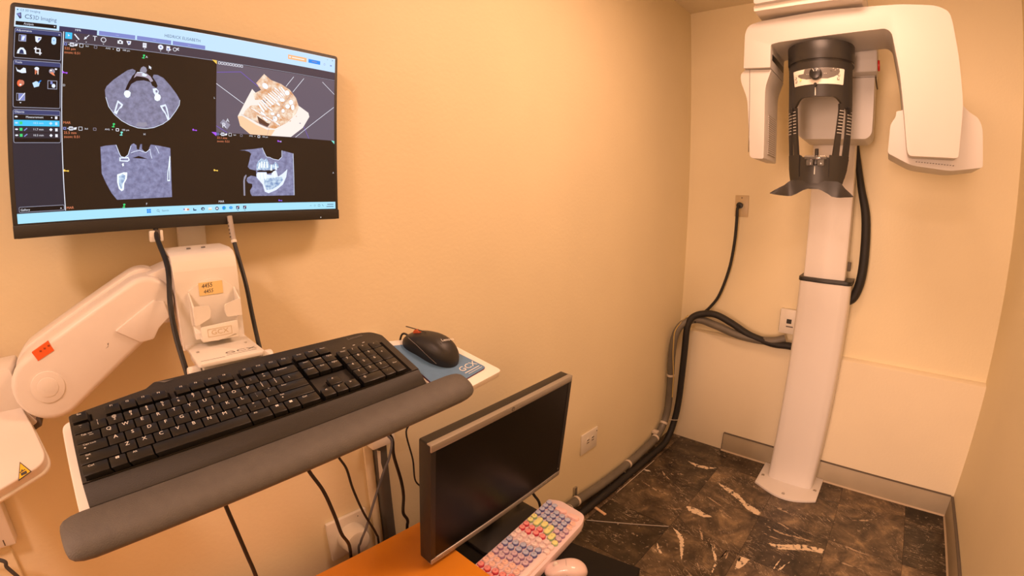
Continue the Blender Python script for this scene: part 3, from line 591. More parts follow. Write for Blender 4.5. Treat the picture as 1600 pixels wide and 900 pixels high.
# taskbar
rect(1, 'task', 7, 21.7, 564.6, 36)
for a in (0, 1):
    for b in (0, 1): rect(2, 'blue', 197.6 + a * 3.5, 26.2 + b * 3.5, 200.7 + a * 3.5, 29.3 + b * 3.5)
ring(2, 'gtext', 215.6, 29.6, 1.9, .5); line(2, 'gtext', [(216.8, 28.2), (218.4, 26.6)], .6); txt(2, 'gtext', 'Search', 222, 29, 4.2)
ell(2, 'skin', 263, 29.2, 5.4, 2.6); ell(3, 'tab', 259.4, 29.6, 1.6); ell(3, 'flesh', 266, 29.2, 2.2, 1.6)
poly(2, 'navy', [(275, 31), (276.6, 31), (276.6, 28.6), (280.4, 28.6), (280.4, 26.6), (275, 26.6)]); ell(2, 'tabon', 291.9, 29.2, 3.2, 2.8); ell(3, 'task', 292.2, 28.8, 1.4)
rect(2, 'white', 301.6, 27, 308, 31.4); rect(3, 'ytri', 302, 27, 307.6, 28.4); ell(2, 'tabon', 317.2, 29, 3.2, 3.2); rect(3, 'white', 315.6, 27.6, 318.8, 30.4)
ell(2, 'blue', 330, 29.4, 3.4); ell(3, 'green', 331, 28.4, 1.5, 1.0); ell(2, 'blue', 342.9, 29.5, 3.4, 2.6); line(3, 'mint', [(340.6, 30.4), (343, 29), (345.4, 30.4)], .7)
for x in (355.7, 369): rect(2, 'navy', x - 3, 26.4, x + 3, 32.2); poly(3, 'bone', [(x - 2, 28), (x + .6, 31.4), (x - .4, 27)]); ell(3, 'red', x + 1.6, 30.6, .8); line(3, 'navy', [(x - 1.6, 24.4), (x + 1.6, 24.4)], .7)
line(2, 'gtext', [(545, 31.0), (560, 31.0)], 1.4); line(2, 'gtext', [(543, 26.4), (560, 26.4)], 1.4); line(2, 'gtext', [(505, 28.4), (506.6, 29.6), (508.2, 28.4)], .5); ring(2, 'gtext', 516, 29, 1.8, .4); fr(2, 'navy', 523.6, 27.2, 528, 30.8, .5); line(2, 'navy', [(533, 31), (536, 27)], .7)
NAMES = dict(brown='screen_patch')
for (l_, k_), mb in SH.items():
    nm = 'screen_text' if k_ in ('gtext', 'redtext') else 'scan_picture' if k_ in ('scan', 'scan2', 'bone', 'teeth', 'cortical', 'skin', 'boneamber', 'darkscan') else 'screen_graphic'
    mb.build(nm, G[k_], scr, recalc=False)

# arm, head plate, wall channel: one mount
arm = thing('wall_mount_arm', 'white jointed wall arm with round pivot, carrying monitor and keyboard tray', 'wall mount', (0, -.0, 0))
def stadium(p0, r0, p1, r1, n=14):
    d = Vector((p1[0] - p0[0], p1[1] - p0[1])); a = math.atan2(d.y, d.x); s = math.acos((r0 - r1) / d.length)
    return [(p0[0] + r0 * math.cos(a + s + (2 * pi - 2 * s) * i / n), p0[1] + r0 * math.sin(a + s + (2 * pi - 2 * s) * i / n)) for i in range(n + 1)] + \
           [(p1[0] + r1 * math.cos(a - s + 2 * s * i / n), p1[1] + r1 * math.sin(a - s + 2 * s * i / n)) for i in range(n + 1)]
S = stadium((-.008, 1.089), .052, (.148, 1.185), .041)
a1 = MB().prism(S, .118, .178, 'yz', .009, 3, only='hi').build('arm_cover', 'arm_white', arm)
MB().cyl((.1785, -.010, 1.088), .0235, .003, 'x', 36, bev=.001).build('pivot_cap', 'arm_white', a1)
MB().cyl((.180, -.010, 1.088), .0145, .0016, 'x', 30, bev=.0005).build('cap_disc', 'arm_white', a1)
TX = Matrix(((0, 0, 1, 0), (1, 0, 0, 0), (0, 1, 0, 0), (0, 0, 0, 1)))          # text plane facing +x
rot30 = Matrix.Translation((.1809, -.010, 1.088)) @ TX @ Matrix.Rotation(.62, 4, 'Z')
MB().text('GCX', .008, (0, 0, 0), rot30).build('raised_mark', 'plate_white', a1)
S2 = stadium((-.006, 1.094), .054, (.150, 1.190), .043)
MB().prism(S2, .060, .117, 'yz', .006, 2).build('arm_cover_rear', 'arm_white', arm)
MB().prism([(.096, 1.152), (.158, 1.190), (.173, 1.186), (.178, 1.160), (.160, 1.146), (.150, 1.130), (.13, 1.128)], .176, .183, 'yz', .003).build('elbow_cover', 'arm_white', arm)
MB().prism(rpoly([(.145, 1.222), (.20, 1.240), (.20, 1.15), (.165, 1.145)], .012), .07, .158, 'yz', .006).build('elbow_block', 'arm_white', arm)
MB().prism(rpoly([(.12, 1.205), (.142, 1.224), (.158, 1.222), (.150, 1.208)], .004), .120, .150, 'yz', .003).build('elbow_knob', 'arm_white', arm)
st = MB().prism([(-.021, 1.1415), (.003, 1.1535), (.009, 1.139), (-.015, 1.128)], .1725, .1788, 'yz').build('orange_sticker', 'orange', a1); st['label'] = 'orange paper sticker'
mb = MB()
for k in range(3): mb.box(.1788, .179, -.0105 + k * .006, -.0075 + k * .006, 1.140 + k * .0028, 1.1425 + k * .0028)
mb.build('sticker_print', 'orange_dark', a1)
MB().prism([(.079, 1.128), (.083, 1.131), (.0825, 1.135), (.0845, 1.136), (.083, 1.130)], .178, .1782, 'yz').build('scratch', 'grey_print', a1)
MB().prism(rpoly([(-.14, 1.115), (-.06, 1.118), (-.052, 1.05), (-.040, 1.030), (-.065, 1.018), (-.068, 1.008), (-.14, 1.010)], [.01, .006, .02, .004, .003, .003, .01]), .07, .150, 'yz', .006).build('yoke', 'arm_white', arm)
MB().prism(rpoly([(-.052, 1.034), (-.036, 1.034), (-.036, 1.022), (-.066, 1.010)], .002), .10, .146, 'yz').build('yoke_gap', 'seam', arm)
ne = Vector((.573, 0, .819))
EXT = frame((.16, -.06, 1.05), (0, 1, 0), (-.819, 0, .573), ne)
ext = MB().prism(rpoly([(-.17, .14), (-.04, .14), (.016, -.022), (.0325, -.086), (-.036, -.112), (-.17, -.155)], [0, .02, .02, .022, .02, 0], 6), -.030, 0, 'xy', .006, 3, mx=EXT).build('lower_arm', 'arm_white', arm)
MB().prism(rpoly([(-.17, .14), (-.04, .14), (.018, -.022), (.0355, -.088), (-.036, -.116), (-.17, -.160)], [0, .02, .02, .022, .02, 0], 6), -.024, -.018, 'xy', .002, mx=EXT).build('arm_rim', 'plate_white', ext)
# warning triangle on the sloped face
WP = [Vector((.224, -.065, 1.005)), Vector((.239, -.052, .995)), Vector((.246, -.069, .990))]
wc = (WP[0] + WP[1] + WP[2]) / 3
ey_ = (WP[0] - wc).normalized(); ex_ = ey_.cross(ne).normalized(); WT = frame(wc + ne * .0004, ex_, ey_, ne)
def wtri(k): return [tuple((((p - wc).dot(ex_)) * k, ((p - wc).dot(ey_)) * k)) for p in WP]
MB().prism(wtri(1.08), 0, .0006, 'xy', mx=WT).build('warning_sign_border', 'dark_print', arm)
w1 = MB().prism(wtri(.90), .0006, .0009, 'xy', mx=WT).build('warning_sign', 'yellow', arm); w1['label'] = 'yellow triangular crush warning sticker'
mb = MB()
for P in ([(-.004, -.006), (.004, -.0055), (.004, -.001), (-.004, -.0015)], [(-.005, .0005), (.003, .002), (.0035, .001), (-.0045, -.001)], [(-.002, .003), (.0, .0035), (.0, .0015), (-.002, .001)]): mb.face([tuple(WT @ Vector((a, b, .00105))) for a, b in P])
mb.build('warning_symbol', 'dark_print', w1, recalc=False)
ch = MB().box(0, .028, -.36, -.160, .772, .985, .004).build('wall_channel', 'plate_white', arm)
MB().box(.028, .0285, -.180, -.178, .772 + .004, .772 + .016).build('channel_slot', 'seam', ch)
MB().box(.0, .010, -.36, -.178, .45, .771, .002).build('cable_raceway', 'wall', arm)
# bent head plate with scanner pocket
def plate_yz(y0, y1, prof, th):                       # sheet bent along a profile in x,z
    mb = MB(); n = len(prof); ring_ = []
    V = [Vector(p) for p in prof]; inn = []
    for i in range(n):
        t = (V[min(i + 1, n - 1)] - V[max(i - 1, 0)]).normalized(); inn.append(V[i] + Vector((t.y, -t.x)) * th)
    P = [tuple(v) for v in V] + [tuple(v) for v in inn[::-1]]
    b = MB().prism(P, y0, y1, 'xz', .0008, 1)
    return b
hp = plate_yz(.190, .290, [(.075, 1.258), (.15, 1.256), (.172, 1.252), (.184, 1.243), (.190, 1.228), (.192, 1.20), (.192, 1.105)], .005).build('head_plate', 'plate_white', arm)
MB().prism([(.078, 1.11), (.078, 1.25), (.17, 1.247), (.185, 1.22), (.186, 1.11)], .1905, .1925, 'xz').build('side_cover', 'arm_white', arm)
MB().prism([(.078, 1.11), (.078, 1.25), (.17, 1.247), (.185, 1.22), (.186, 1.11)], .2875, .2895, 'xz').build('side_cover', 'arm_white', arm)
for k in (-1, 1): MB().cyl((.13, .238 + .012 * k, 1.2578), .0035, .002, 'z', 12).build('screw', 'grey_print', hp)
PX = .192
pk = MB().prism(rpoly([(.209, 1.125), (.209, 1.198), (.214, 1.200), (.232, 1.212), (.246, 1.2135), (.262, 1.211), (.279, 1.196), (.281, 1.135), (.274, 1.127)], .004), PX, PX + .004, 'yz', .001).build('scanner_pocket', 'plate_white', arm)
def bent(y0, y1, z0, z1, x0, x1): return MB().box(x0, x1, y0, y1, z0, z1, .0008, 1)
MB().prism([(PX + .004, 1.196), (PX + .036, 1.178), (PX + .036, 1.150), (PX + .004, 1.144)], .2075, .2100, 'xz', .0006, 1).build('pocket_side', 'plate_white', pk)
MB().prism([(PX + .004, 1.196), (PX + .036, 1.181), (PX + .036, 1.155), (PX + .004, 1.146)], .2785, .2810, 'xz', .0006, 1).build('pocket_side', 'plate_white', pk)
MB().prism(rpoly([(.2080, 1.150), (.2080, 1.1785), (.2110, 1.1785), (.2310, 1.1775), (.2335, 1.170), (.2315, 1.158), (.2130, 1.150)], .002), PX + .034, PX + .0365, 'yz', .0006, 1).build('pocket_lip', 'plate_white', pk)
MB().prism(rpoly([(.2810, 1.155), (.2810, 1.1815), (.2780, 1.1815), (.2560, 1.1755), (.2545, 1.166), (.2570, 1.156), (.2780, 1.155)], .002), PX + .034, PX + .0365, 'yz', .0006, 1).build('pocket_lip', 'plate_white', pk)
MB().prism([(PX + .003, 1.126), (PX + .003, 1.146), (PX + .02, 1.134), (PX + .02, 1.124)], .209, .220, 'xz', .0006, 1).build('pocket_side', 'plate_white', pk)
lp = MB().prism(rpoly([(.215, 1.124), (.215, 1.146), (.272, 1.1485), (.272, 1.129), (.240, 1.122)], .003), PX + .034, PX + .038, 'yz', .001).build('pocket_base_lip', 'plate_white', pk)
MB().box(PX + .004, PX + .036, .216, .271, 1.122, 1.126, .001).build('pocket_floor', 'plate_white', pk)
lpz = lp
mb = MB(); o_ = PX + .0381
for a, b, c, d in ((.225, .261, 1.1295, 1.1300), (.225, .261, 1.1415, 1.1420), (.2245, .225, 1.1295, 1.142), (.261, .2615, 1.1295, 1.142)): mb.box(o_, o_ + .0004, a, b, c, d)
mb.text('GCX', .0105, (0, 0, 0), Matrix.Translation((o_ + .0003, .243, 1.1357)) @ TX, sx=1.2).build('embossed_mark', 'ivory', pk)
nt_ = MB().box(PX + .0042, PX + .0050, .225, .262, 1.1885, 1.2085).build('sticky_note', 'note', pk); nt_['label'] = 'yellow note with handwritten number'
MB().text('4455', .0095, (0, .0045, 0), Matrix.Translation((PX + .0052, .238, 1.1985)) @ TX @ Matrix.Rotation(.06, 4, 'Z'), sx=.9, shear=.2).text('4455', .0085, (.001, -.0045, 0), Matrix.Translation((PX + .0052, .238, 1.1985)) @ TX @ Matrix.Rotation(.06, 4, 'Z'), sx=.9, shear=.2).build('handwriting', 'ink', pk, recalc=False)
# shelf plate with brand print, hinge to the tray
SP = frame((.238, .2415, 1.1135), (0, 1, 0), (-1, 0, 0), (0, 0, 1))
sp = MB().prism(rrect(-.0480, .0480, -.066, .052, .006), -.006, 0, 'xy', .0012, mx=SP).build('shelf_plate', 'plate_white', arm)
MB().text('GCX', .0145, (.019, -.038, .0003), SP, sx=1.55).build('plate_print', 'grey_print', sp, recalc=False)
MB().box(-.005, .040, -.0490, -.0481, .0001, .0003, mx=SP).box(-.043, -.008, -.0540, -.0532, .0001, .0003, mx=SP).build('plate_small_print', 'grey_print', sp)
for a, b in ((-.038, -.006), (.036, -.004)): MB().cyl(tuple(SP @ Vector((a, b, .0006))), .0022, .0012, 'z', 10).build('screw', 'steel', sp)
MB().box(.180, .296, .200, .286, 1.084, 1.1070, .003).build('hinge_block', 'plate_white', arm)
MB().cyl((.280, .189, 1.094), .0115, .018, 'y', 20, bev=.003).build('hinge_knob', 'plate_white', arm)
MB().cyl((.282, .297, 1.096), .0115, .018, 'y', 20, bev=.003).build('hinge_knob', 'plate_white', arm)
MB().box(.012, .034, .225, .275, 1.16, 1.50, .004).build('monitor_post', 'plate_white', arm)
MB().box(.034, .085, .225, .275, 1.17, 1.24, .004).build('post_bracket', 'plate_white', arm)

# keyboard tray, in the tilted frame of the keyboard
KB = frame((.434869, .030673, 1.058534), (-.052211, .998331, .024682), (-.938443, -.0575, .340616), (.341466, -.005379, .939879))
tray = thing('keyboard_tray', 'white keyboard tray with long grey padded palm rest and side mouse platform', 'tray', KB)
MB().prism(rrect(-.012, .462, -.050, .124, .012), -.046, -.0225, 'xy', .004).build('tray_plate', 'white', tray)
MB().box(.17, .29, .08, .165, -.058, -.047, .003).build('tray_bracket', 'plate_white', tray)
MB().prism(rpoly([(.462, .108), (.569, .080), (.606, -.055), (.470, -.064)], [.006, .014, .010, .006]), -.0360, -.0235, 'xy', .003).build('mouse_platform', 'white', tray)
sec = [(-.0275, -.0135), (-.036, -.0118), (-.048, -.0112), (-.058, -.0122), (-.066, -.0150), (-.0715, -.0195), (-.0745, -.0245), (-.0750, -.0295), (-.0725, -.0345), (-.066, -.0370), (-.045, -.0375), (-.0275, -.0375)]
cy_, cz_ = -.048, -.026
rings = []
for x, s in ((-.0335, .50), (-.032, .70), (-.028, .85), (-.020, .95), (-.008, 1), (.494, 1), (.508, .96), (.517, .88), (.5235, .74), (.5265, .52)):
    rings.append([(x, cy_ + (a - cy_) * s, cz_ + (b - cz_) * s) for a, b in sec])
MB().loft(rings).build('palm_rest', 'palm', tray, ang=60)

# black keyboard
kb = thing('keyboard', 'full-size black keyboard with white legends on the wall tray', 'keyboard', KB)
out = rpoly([(0, -.0045), (.456, -.0045), (.4565, .097), (.4455, .1125), (.424, .1185), (.108, .1285), (.096, .1195), (0, .1065)], [0, 0, .004, .012, .01, .002, .002, .003])
MB().prism(out, -.0222, 0, 'xy', .0012, 2, only='hi').build('keyboard_case', 'kb_body', kb)
MB().prism([(-.0275, -.0222), (-.0275, -.0125), (-.005, -.0006), (-.005, -.0222)], 0, .456, 'yz', .0008, 1).build('front_edge', 'kb_body', kb)
MB().prism([(.112, .1265), (.126, .1238), (.133, .1232), (.121, .1195), (.113, .1232)][:3] + [(.121, .1215)], .0001, .0004, 'xy').build('case_mark', 'grey_print', kb)
MB().text('Lenovo', .0095, (.411, .1095, .0004), Matrix.Rotation(0, 4, 'Z')).build('maker_print', 'grey_print', kb, recalc=False)
for x in (.380, .398, .416): MB().box(x - .002, x + .002, .0905, .0915, .0001, .0005).build('indicator', 'legend', kb)
U, XO = .019, .006
RY = [.004, .0205, .037, .053, .0695, .0895]             # row centres, space row first
keys = []
def row(r, start, items):
    x = start
    for it in items:
        if isinstance(it, (int, float)): x += it; continue
        s, w = it if isinstance(it, tuple) else (it, 1)
        keys.append((s, x, w, r, 1)); x += w
row(5, 0, ['Esc', 1, 'F1', 'F2', 'F3', 'F4', .5, 'F5', 'F6', 'F7', 'F8', .5, 'F9', 'F10', 'F11', 'F12', .25, 'PrtSc', 'ScrLk', 'Pause'])
row(4, 0, ['~|`', '!|1', '@|2', '#|3', '$|4', '%|5', '^|6', '&|7', '*|8', '(|9', ')|0', '_|-', '+|=', ('<Backspace', 2), .25, 'Insert', 'Home', 'PgUp', .25, 'Num', '/', '*', '-'])
row(3, 0, [('Tab', 1.5)] + list('QWERTYUIOP') + ['{|[', '}|]', ('| \\', 1.5), .25, 'Delete', 'End', 'PgDn', .25, '7', '8', '9'])
row(2, 0, [('Caps Lock', 1.75)] + list('ASDFGHJKL') + [':|;', '"|\'', ('Enter', 2.25), 3.5, '4', '5', '6'])
row(1, 0, [('Shift', 2.25)] + list('ZXCVBNM') + ['<|,', '>|.', '?|/', ('Shift ', 2.75), 1.25, '^', 1.25, '1', '2', '3'])
row(0, 0, [('Ctrl', 1.5), 'win', ('Alt', 1.5), ('', 6), ('Alt ', 1.5), 'win', 'menu', ('Ctrl ', 1.5), .25, '<', 'v', '>', .25, ('0', 2), '.'])
keys.append(('+', 21.5, 1, 2.5, 2)); keys.append(('Enter ', 21.5, 1, .5, 2))
for a, b, c, d in ((.005, .297, -.0035, .079), (.004, .026, .080, .0985), (.042, .121, .080, .0985), (.127, .206, .080, .0985), (.2125, .292, .080, .0985), (.2955, .3555, .080, .0985), (.2955, .3555, .0445, .079), (.3145, .3365, .0125, .0300), (.2955, .3555, -.0035, .0135), (.3565, .4435, -.0035, .079)):
    MB().box(a, b, c, d, -.0005, .0006).build('key_well', 'key_shade', kb)  # near-black plates paint in the shade of deep gaps between keys
cache = {}
for s, x, w, r, h in keys:
    cx = XO + (x + w / 2) * U
    if h == 2: cy = (RY[int(r)] + RY[int(r) + 1]) / 2
    else: cy = RY[r]
    kx, ky = w * U - .0016, (.0152 if h == 1 else .0317)
    dome = s == ''
    kk = (w, h, dome)
    if kk not in cache:
        b = MB().box(-kx / 2, kx / 2, -ky / 2, ky / 2, 0, .0100, taper=(.0030, .0026))
        bmesh.ops.bevel(b.bm, geom=[e for e in b.bm.edges if max(v.co.z for v in e.verts) > .005], offset=.0009, segments=2, affect='EDGES', profile=.5)
        o = b.build('key', 'key', kb); cache[kk] = o; o.location = (cx, cy, .0006)
    else: o = link_copy(cache[kk], kb, (cx, cy, .0006), 'key')
    if s.strip():
        t = s.strip(); b = MB(); zt = .01015; x0 = -kx / 2 + .0038
        if t == 'win':
            for a in (0, 1):
                for c in (0, 1): b.face([(x0 + .0002 + a * .0021, .0006 + c * .0016, zt), (x0 + .0020 + a * .0021, .0006 + c * .0016, zt), (x0 + .0020 + a * .0021, .0020 + c * .0016, zt), (x0 + .0002 + a * .0021, .0020 + c * .0016, zt)])
        elif t == 'menu': b.box(x0, x0 + .004, .0, .0035, zt - .0001, zt); 
        elif '|' in t and len(t) == 3:
            u, d = t.split('|'); b.text(u, .0056, (x0 + .0014, .0026, zt)); b.text(d, .0056, (x0 + .0014, -.0022, zt))
        elif len(t) == 1 and t.isalpha() and t != 'v': b.text(t, .0074, (x0 + .0018, .0010, zt))
        elif len(t) == 1: b.text(t, .0064, (x0 + .0014, .0014, zt))
        else: b.text(t.replace('<B', '\u2190 B'), .0040 if len(t) < 5 else .0033, (x0 - .0003, .0022, zt), align='LEFT')
        if t == 'Tab': b.box(x0 + .0075, x0 + .0120, .0022, .0027, zt - .0001, zt).box(x0 + .0085, x0 + .013, -.0007, -.0002, zt - .0001, zt)
        if t in ('Caps Lock', 'Shift'): b.face([(x0, -.003, zt), (x0 + .0012, -.0015, zt), (x0 + .0024, -.003, zt), (x0 + .0012, -.0038, zt)])
        b.build('legend', 'legend', o, recalc=False)

# mouse pad and mouse on the platform
pad = thing('mouse_pad', 'blue mouse pad with white lettering on the white side platform', 'mouse pad', KB)
MB().prism(rpoly([(.470, .088), (.552, .0665), (.5835, -.037), (.471, -.050)], [.004, .006, .008, .004]), -.0234, -.0212, 'xy').build('pad_rim', 'pad_edge', pad)
MB().prism(rpoly([(.4705, .0875), (.5515, .066), (.583, -.0365), (.4715, -.0495)], [.004, .006, .008, .004]), -.0212, -.0208, 'xy').build('pad_surface', 'pad_blue', pad)
PR = Matrix.Translation((.5545, -.0195, -.0206)) @ Matrix.Rotation(.10, 4, 'Z')
MB().text('GCX', .0165, (0, 0, 0), PR, sx=1.15).box(-.018, .019, -.0106, -.0092, -.0002, 0, mx=PR).box(-.014, .021, -.0148, -.0140, -.0002, 0, mx=PR).build('pad_print', 'legend', pad, recalc=False)
def mouse_shape(Lm, Wm, Hm, n=24, m=22):
    rings = []
    for i in range(n + 1):
        t = (1 - math.cos(pi * i / n)) / 2; y = -Lm / 2 + Lm * t
        e = max(0., 1 - abs(2 * t - 1) ** 3.0) ** .5
        w = Wm / 2 * e * (1 - .10 * math.exp(-((t - .62) / .16) ** 2)) + .0004
        h = Hm * e * (.60 + .40 * math.cos((t - .38) * 1.9) ** 2) * (1 - .22 * max(0, t - .5)) + .0004
        rings.append([(w * math.copysign(abs(math.cos(a)) ** .75, math.cos(a)) * (1 - .10 * (1 - abs(math.sin(a)))), y, h * abs(math.sin(a)) ** .8) for a in [pi * k / m for k in range(m + 1)]])
    return rings
MS = KB @ Matrix.Translation((.5225, .043, -.0206)) @ Matrix.Rotation(.31, 4, 'Z')
ms = thing('computer_mouse', 'black wired computer mouse on the blue mouse pad', 'mouse', MS)
MB().loft(mouse_shape(.108, .062, .036)).build('mouse_shell', 'black', ms, ang=60)
MB().box(-.0012, .0012, .008, .050, .0315, .0322, mx=Matrix.Rotation(-.20, 4, 'X') @ Matrix.Translation((0, 0, .004))).build('button_gap', 'black_gloss', ms)
MB().cyl((0, .031, .0226), .0080, .005, 'x', 20, bev=.001).build('scroll_wheel', 'mouse_wheel', ms)
mxl = Matrix.Translation((.002, -.026, .0372)) @ Matrix.Rotation(.20, 4, 'X') @ Matrix.Rotation(-.45, 4, 'Z')
MB().text('Lenovo', .0085, (0, 0, .0008), mxl).build('maker_print', 'legend', ms, recalc=False)
MB().tube([(-.029, -.030, .006), (-.0285, -.008, .013), (-.0275, .012, .020), (-.024, .034, .0235)], .0005, 6).build('side_line', 'grey_print', ms)
MB().tube([(0, .050, .010), (-.001, .057, .010), (-.002, .061, .003), (-.002, .062, -.02), (-.002, .062, -.05)], .0019, 8).build('mouse_cord', 'rubber', ms)

# ------------------------------------------------------------------ cables on the workstation
def cable(name, label, pts, r, m='rubber', group=None, cat='cable', ends=None, sub=7):
    o = thing(name, label, cat, pts[0], group); p0 = Vector(pts[0])
    MB().tube([Vector(p) - p0 for p in pts], r, 8, sub).build('cable_sheath', m, o)
    return o
c1 = cable('monitor_cable', 'thick black cable with white tag hanging from left of wall monitor', [(.090, .182, 1.302), (.100, .181, 1.278), (.165, .186, 1.235), (.214, .178, 1.185), (.226, .178, 1.142), (.245, .182, 1.095), (.27, .185, 1.05), (.275, .19, 1.02)], .0042)
b_ = MB().box(-.016, .006, -.012, .010, -.031, -.012, .002).build('cable_tag', 'plate_white', c1); 
MB().box(.0062, .0066, -.003, .005, -.027, -.012).build('tag_print', 'seam', c1)
c2 = cable('monitor_cable', 'black cable with barcode sleeve hanging from middle of wall monitor', [(.085, .309, 1.305), (.095, .310, 1.270), (.118, .311, 1.235), (.15, .312, 1.190), (.17, .312, 1.140), (.195, .311, 1.09), (.22, .31, 1.05)], .0038)
MB().tube([(0, 0, 0), (.010, .001, -.035), (.0136, .0012, -.0425)], .0048, 10).build('barcode_sleeve', 'grille', c2)
MB().tube([(.0136, .0012, -.0425), (.0162, .0013, -.0475)], .0052, 10).build('white_collar', 'plate_white', c2)
mb = MB()
for k in range(5): mb.box(.0045 + k * .0019, .0055 + k * .0019, -.0055, .0012, -.012 - k * .0064, -.0095 - k * .0064)
mb.build('barcode_print', 'seam', c2)
cable('power_cable', 'black cable hanging alone under left half of keyboard tray', [(.25, .20, 1.0), (.21, .202, .87), (.20, .204, .824), (.20, .211, .765), (.20, .218, .701), (.20, .223, .648), (.20, .226, .55), (.19, .22, .498)], .0040)
cable('video_cable', 'black cable from tray crossing in front of white wall socket', [(.20, .36, 1.0), (.15, .375, .86), (.13, .388, .792), (.13, .414, .725), (.13, .430, .653), (.13, .439, .596), (.118, .456, .552), (.09, .470, .50), (.075, .475, .44), (.075, .48, .2)], .0042)
cable('data_cable', 'thin black cable under the tray, second from right of white socket', [(.16, .44, 1.0), (.11, .458, .84), (.1, .471, .779), (.1, .488, .736), (.1, .497, .677), (.1, .516, .598), (.092, .545, .515), (.07, .56, .45), (.065, .56, .2)], .0030)
cable('network_cable', 'blue-grey cable slanting across the dark wall conduit under the tray', [(.09, .585, .85), (.098, .602, .785), (.1, .613, .761), (.1, .602, .72), (.1, .584, .69), (.1, .551, .625), (.095, .52, .55), (.085, .503, .505), (.07, .50, .45), (.065, .50, .2)], .0032, 'grey_cable')
cable('power_cable', 'black cable bulging right of the dark wall conduit under the tray', [(.085, .59, .84), (.088, .61, .785), (.09, .621, .757), (.09, .621, .713), (.09, .635, .636), (.09, .638, .585), (.09, .632, .535), (.082, .648, .495), (.07, .65, .44), (.065, .65, .2)], .0042)
cable('mouse_cable', 'thinnest black cable hanging below the mouse platform beside lower monitor', [(.14, .68, 1.0), (.125, .665, .86), (.12, .655, .804), (.12, .643, .778), (.12, .656, .701), (.12, .658, .641), (.11, .682, .600), (.10, .70, .55), (.09, .705, .44)], .0022)
cable('loose_cable', 'dark grey cable crossing the wall raceway at far lower left corner', [(.05, -.26, .80), (.06, -.187, .770), (.06, -.182, .753), (.06, -.173, .730), (.06, -.15, .67)], .0035, 'dark_cable')

# ------------------------------------------------------------------ things on the left wall under the tray
ou = thing('wall_socket', 'white double-width wall socket plate with round white dome plug, behind the desk', 'socket', (0, .508, .48))
MB().box(0, .012, -.058, .058, -.062, .058, .003).build('socket_plate', 'plate_white', ou)
MB().box(.0118, .0124, .030, .033, .044, .047).build('plate_screw', 'seam', ou)
MB().cyl((.032, .004, -.004), .040, .045, 'x', 32, r2=.034, bev=.006).build('dome_plug', 'plate_white', ou)
rc = thing('conduit', 'dark grey vertical conduit with white junction cap on the left wall under tray', 'conduit', (0, .625, 0))
MB().prism([(-.016, .30), (-.016, .715), (.016, .715), (.016, .30)], .003, .028, 'yz', .006, 3).build('conduit_pipe', 'conduit_dark', rc)
MB().box(.001, .040, -.033, .034, .716, .748, .003).build('junction_cap', 'plate_white', rc)
MB().box(.0005, .014, -.030, .028, .749, 1.0, .002).build('raceway', 'plate_white', rc)
MB().box(.0005, .010, -.042, -.018, .30, .715, .002).build('side_raceway', 'wall_lower', rc)
MB().prism([(-.017, .62), (-.0155, .705), (-.006, .700), (-.008, .665), (-.003, .63), (-.010, .615)], .0285, .0290, 'yz').build('paint_chip', 'plate_white', rc)
fs = thing('wall_socket', 'small white duplex socket low on the left wall right of the lower monitor', 'socket', (0, 1.623, .312))
MB().box(0, .006, -.061, .060, -.049, .048, .002).build('socket_plate', 'plate_white', fs)
for y in (-.014, .022):
    f = MB().cyl((.0062, y, .004), .015, .003, 'x', 20).build('socket_face', 'plate_white', fs)
    for k in (-1, 1): MB().box(.0078, .0084, y - .008, y + .008, .004 + .006 * k - .0022, .004 + .006 * k + .0022).build('slot', 'seam', f)
MB().cyl((.0064, .052, .030), .003, .002, 'x', 10).build('plate_screw', 'grey_print', fs)

# ------------------------------------------------------------------ desk, lower monitor, low black table
dk = thing('desk', 'low desk with plain orange-brown wooden top against the left wall', 'desk', (.40, .16, 0))
MB().box(-.298, .25, -.60, .512, .465, .490, .002).build('desk_top', 'wood', dk)
for y in (-.58, .37): MB().box(-.27, .23, y, y + .02, 0, .465).build('side_panel', 'wood_edge', dk)
MB().box(-.26, -.245, -.56, .47, .2, .465).build('back_panel', 'wood_edge', dk)
BT = Matrix.Translation((.36, .80, 0)) @ Matrix.Rotation(.170, 4, 'Z')
bt = thing('side_table', 'low black table beside the desk, under colourful keyboard and pink mouse', 'table', BT)
MB().box(-.27, .27, -.105, .118, .425, .450, .003).build('table_top', 'black_board', bt)
for x in (-.255, .255):
    for y in (-.09, .105): MB().box(x - .012, x + .012, y - .012, y + .012, 0, .4245).build('leg', 'black_board', bt)
LM = frame((.260321, .587314, .501731), (-.046102, .998924, .00513), Vector((.096429, -.000661, .99534)), Vector((-.046102, .998924, .00513)).cross(Vector((.096429, -.000661, .99534))))
lm = thing('desk_monitor', 'switched-off monitor with silver top and bottom strips standing beside desk', 'monitor', LM)
MB().prism(rrect(0, .511, 0, .340, .004), -.036, 0, 'xy', .002).build('housing', 'black', lm)
MB().prism(rrect(.09, .42, .05, .29, .03), -.062, -.035, 'xy', .012).build('rear_cover', 'black', lm)
MB().box(.0005, .5105, .3225, .3402, -.012, .0028, .0015).build('top_strip', 'silver', lm)
MB().box(.0005, .5105, 0, .0155, -.012, .0028, .0015).build('bottom_strip', 'silver', lm)
MB().box(0, .0145, .0155, .3225, -.002, .0018, .0006, 1).build('side_bezel', 'black', lm); MB().box(.4965, .511, .0155, .3225, -.002, .0018, .0006, 1).build('side_bezel', 'black', lm)
MB().box(.0145, .4965, .0155, .3225, -.004, .0003).build('screen', 'off_screen', lm)
ls = MB().cyl((.2555, .3315, .0030), .0058, .001, 'z', 24).build('round_logo', 'grey_print', lm)
MB().text('hp', .009, (.2555, .3318, .0037), shear=.25).build('logo_print', 'silver', lm, recalc=False)
